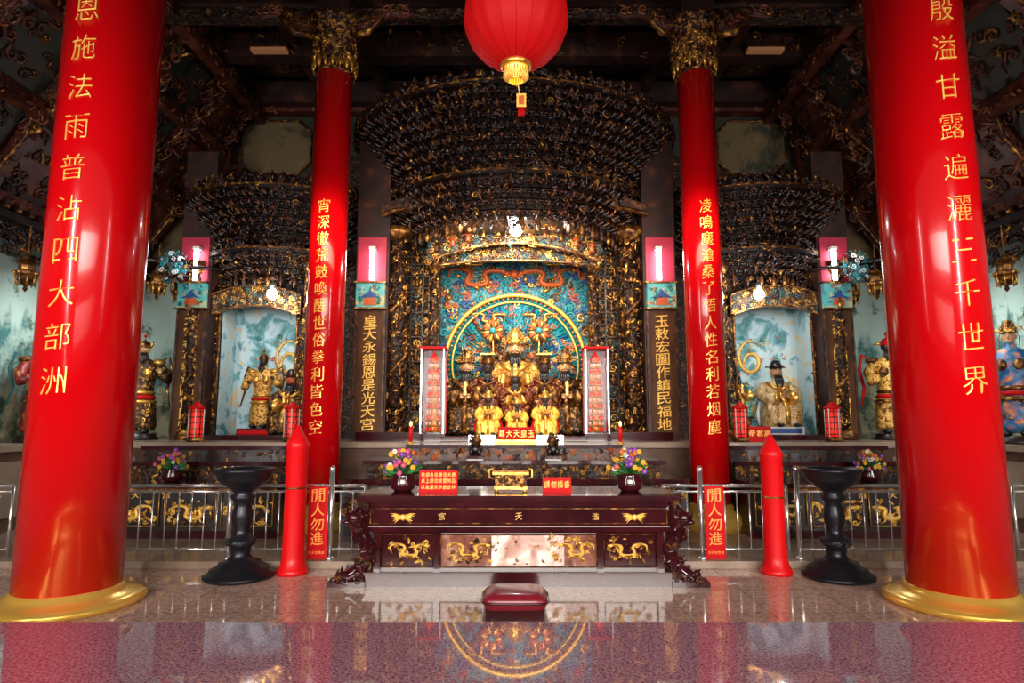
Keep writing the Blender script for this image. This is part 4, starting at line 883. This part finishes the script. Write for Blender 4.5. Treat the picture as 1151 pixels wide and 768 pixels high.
for z,cy,rx,ry in pr:
    for i in range(N):
        a=2*pi*i/N; ca,sa=cos(a),sin(a); vs.append((x+rx*abs(ca)**.35*(1 if ca>0 else -1),y+ry*abs(sa)**.35*(1 if sa>0 else -1),z))
for j in range(8):
    for i in range(N): fs.append((j*N+i,j*N+(i+1)%N,(j+1)*N+(i+1)%N,(j+1)*N+i))
fs.append(tuple(8*N+i for i in range(N))); b.add(vs,fs,mat('maroon_vinyl',(.2,.01,.02),.3,0,.3),True)
b.tube([(x+.3*abs(cos(a))**.35*(1 if cos(a)>0 else -1),y+.25*abs(sin(a))**.35*(1 if sin(a)>0 else -1),.2) for a in [2*pi*i/32 for i in range(33)]],.008,MAROON,5)
b.obj()
# ============================================================ CANDLES, STANDS, RAILS
def bigcandle(px,ytip):
    Y=7.6; b=B('giant_red_candle'); x=XX(px,Y,.8); zt_=ZZ(ytip,Y)
    b.lathe((x,Y,0),[(.18,0),(.185,.03),(.17,.06),(.145,.1),(.13,.2),(.122,.6),(.128,zt_-.27),(.14,zt_-.24),(.125,zt_-.2),(.02,zt_-.01),(.005,zt_)],REDG,32)
    b.lathe((x,Y,0),[(.129,zt_-.75),(.133,zt_-.74),(.129,zt_-.73)],GOLDD,24)
    b.obj()
bigcandle(332,478); bigcandle(869,488)
def stand(px):
    Y=7.4; b=B('incense_stand'); x=XX(px,Y,.6)
    b.lathe((x,Y,0),[(.36,0),(.39,.02),(.39,.05),(.33,.06),(.32,.11),(.25,.13),(.23,.18),(.15,.2),(.1,.26),(.12,.34),(.16,.38),(.15,.43),(.1,.46),(.085,.55),(.11,.62),(.12,.7),(.1,.78),(.085,.84),(.13,.88),(.14,.92),(.1,.95),(.14,.99),(.27,1.08),(.3,1.12),(.31,1.19),(.33,1.2),(.33,1.23),(.28,1.23),(.25,1.15)],IRON,36)
    m=cyl(x,Y,.13)
    for i in range(10): scroll(b,m,-.3+i*.066,.4,.03,IRON,i,1,.02,.3)
    b.obj()
stand(272); stand(938)
def rail(xa_,xb_,posts=()):
    b=B('steel_railing'); Y=7.95; zt_=.97; z0=.09
    for z,r in((zt_,.022),(zt_-.07,.014),(.2,.016)): b.tube([(xa_,Y,z),(xb_,Y,z)],r,STEEL,8)
    n=max(1,int(round((xb_-xa_)/.16)))
    for i in range(n+1):
        x=xa_+(xb_-xa_)*i/n; big=i in(0,n); b.tube([(x,Y,z0),(x,Y,zt_ if big else zt_-.07)],.02 if big else .009,STEEL,8)
    for px in posts:
        x=XX(px,Y,.6); b.tube([(x,Y,z0),(x,Y,1.16)],.032,STEEL,12); b.ell((x,Y,1.18),.038,STEEL); b.lathe((x,Y,z0),[(.07,0),(.06,.02),(.035,.03)],STEEL,12)
    b.obj()
q=lambda px:XX(px,7.95,.6)
rail(q(142),q(258),(258,)); rail(q(272),q(410),(372,)); rail(q(745),q(885),(788,)); rail(q(897),q(1016),(897,)); rail(-7.6,q(12)); rail(q(1141),7.6)
def banner(px):
    Y=7.9; b=B('no_entry_banner'); x=XX(px,Y,.5); w=.24; b.bx(x-w/2,x+w/2,Y-.03,Y-.015,.1,.98,REDM)
    m=plane(Y-.03); vtext(b,'閒人勿進',m,x,.26,.95,.16,ORP,.004,.9,0)
    htext(b,'浩天宮敬啟',m,x-.1,x+.1,.18,.035,ORP,.003)
    b.obj()
banner(357.5); banner(803)
# ============================================================ BIG LANTERN
b=B('red_lantern'); c=P(580,22,5.0); r=.445
prof=[]
for i in range(17):
    ph=-pi/2+.32+(pi-.64)*i/16; prof.append((r*cos(ph),r*.97*sin(ph)))
b.lathe(c,prof,LANT,80,mod=lambda a,z:1+.01*cos(a*20))
for i in range(20):
    a=2*pi*i/20; b.tube([c+Vector((1.01*rr_*cos(a),1.01*rr_*sin(a),z_)) for rr_,z_ in prof],.003,REDM,4)
b.lathe(c,[(.13,-.415),(.135,-.42),(.13,-.45),(.1,-.455)],GOLD,24); b.lathe(c,[(.15,.41),(.16,.43),(.12,.47),(.02,.5)],GOLD,24)
b.ell(c+Vector((0,0,-.46)),(.09,.09,.05),WARMB,12,8)
for i in range(26):
    a=2*pi*i/26; b.tube([c+Vector((.1*cos(a),.1*sin(a),-.47)),c+Vector((.1*cos(a),.1*sin(a),-.53)),c+Vector((.06*cos(a),.06*sin(a),-.57))],[.008,.012,.005],GOLDP,5)
b.tube([c+Vector((.0,0,-.5)),c+Vector((.03,0,-.68))],.004,GOLDP,4)
b.box(c+Vector((.045,0,-.74)),(.08,.01,.12),GOLDP); b.box(c+Vector((.045,-.006,-.74)),(.045,.006,.08),ORANGE)
for i in range(8): b.tube([c+Vector((.045+(i-3.5)*.007,0,-.8)),c+Vector((.045+(i-3.5)*.008,0,-.88))],.003,REDM,4)
b.tube([c+Vector((0,0,.48)),(c.x,c.y,9.2)],.012,BLACKP,6)
b.obj()
for px in(303,860):
    c=P(px,57,11.5); b=B('ceiling_lamp'); b.box(c,(.7,.16,.06),mat('warm_lamp_panel',(.4,.2,.1),.5,em=(1,.4,.15),es=.1)); b.box(c+Vector((0,0,.06)),(.76,.2,.06),BROWN); b.tube([c+Vector((0,0,.05)),(c.x,c.y,9.6)],.015,BROWN,6); b.obj()
# ============================================================ LIGHTS
def area(name,loc,tgt,sx,sy,en,col,spread=180):
    l=bpy.data.lights.new(name,'AREA'); l.shape='RECTANGLE'; l.size=sx; l.size_y=sy; l.energy=en; l.color=col; l.spread=radians(spread)
    o=bpy.data.objects.new(name,l); scene.collection.objects.link(o); o.location=loc
    o.rotation_euler=(Vector(tgt)-Vector(loc)).to_track_quat('-Z','Y').to_euler(); return o
area('front_daylight',(0,-3,3.0),(0,8,1.1),9,2.6,340,(1,.92,.84),78)
for s_ in(-1,1):
    area('side_door_daylight',(s_*7.0,-1.4,3.3),(s_*4.4,6.4,3.0),.26,5.5,160,(1,.97,.95),100)
    area('side_wall_lamp',(s_*7.4,10.6,4.3),(s_*8.6,11.4,2.4),.6,2.5,45,(.9,1,.96),120)
area('shrine_front_lamp',(0,11.0,5.3),(0,13.2,3.2),2.0,.4,75,(1,.93,.8),120)
area('altar_added_fill',(0,8.8,5.0),(0,12.5,3.8),7,.5,85,(1,.78,.55),110)  # added warm fill without a fixture, brings out the gilt carving
w=bpy.data.worlds.new('world'); scene.world=w; w.use_nodes=True
w.node_tree.nodes['Background'].inputs[0].default_value=(.95,.9,.92,1); w.node_tree.nodes['Background'].inputs[1].default_value=.28
# ============================================================ CAMERA
cd=bpy.data.cameras.new('camera'); cam=bpy.data.objects.new('camera',cd); scene.collection.objects.link(cam); scene.camera=cam
cam.location=(0,0,HC); cam.rotation_euler=(pi/2+PT,0,0); cd.sensor_width=36; cd.lens=F/1151*36; cd.shift_x=-2.5/1151; cd.clip_start=.05
scene.view_settings.view_transform='Standard'
print('verts',sum(len(o.data.vertices) for o in bpy.data.objects if o.type=='MESH'))
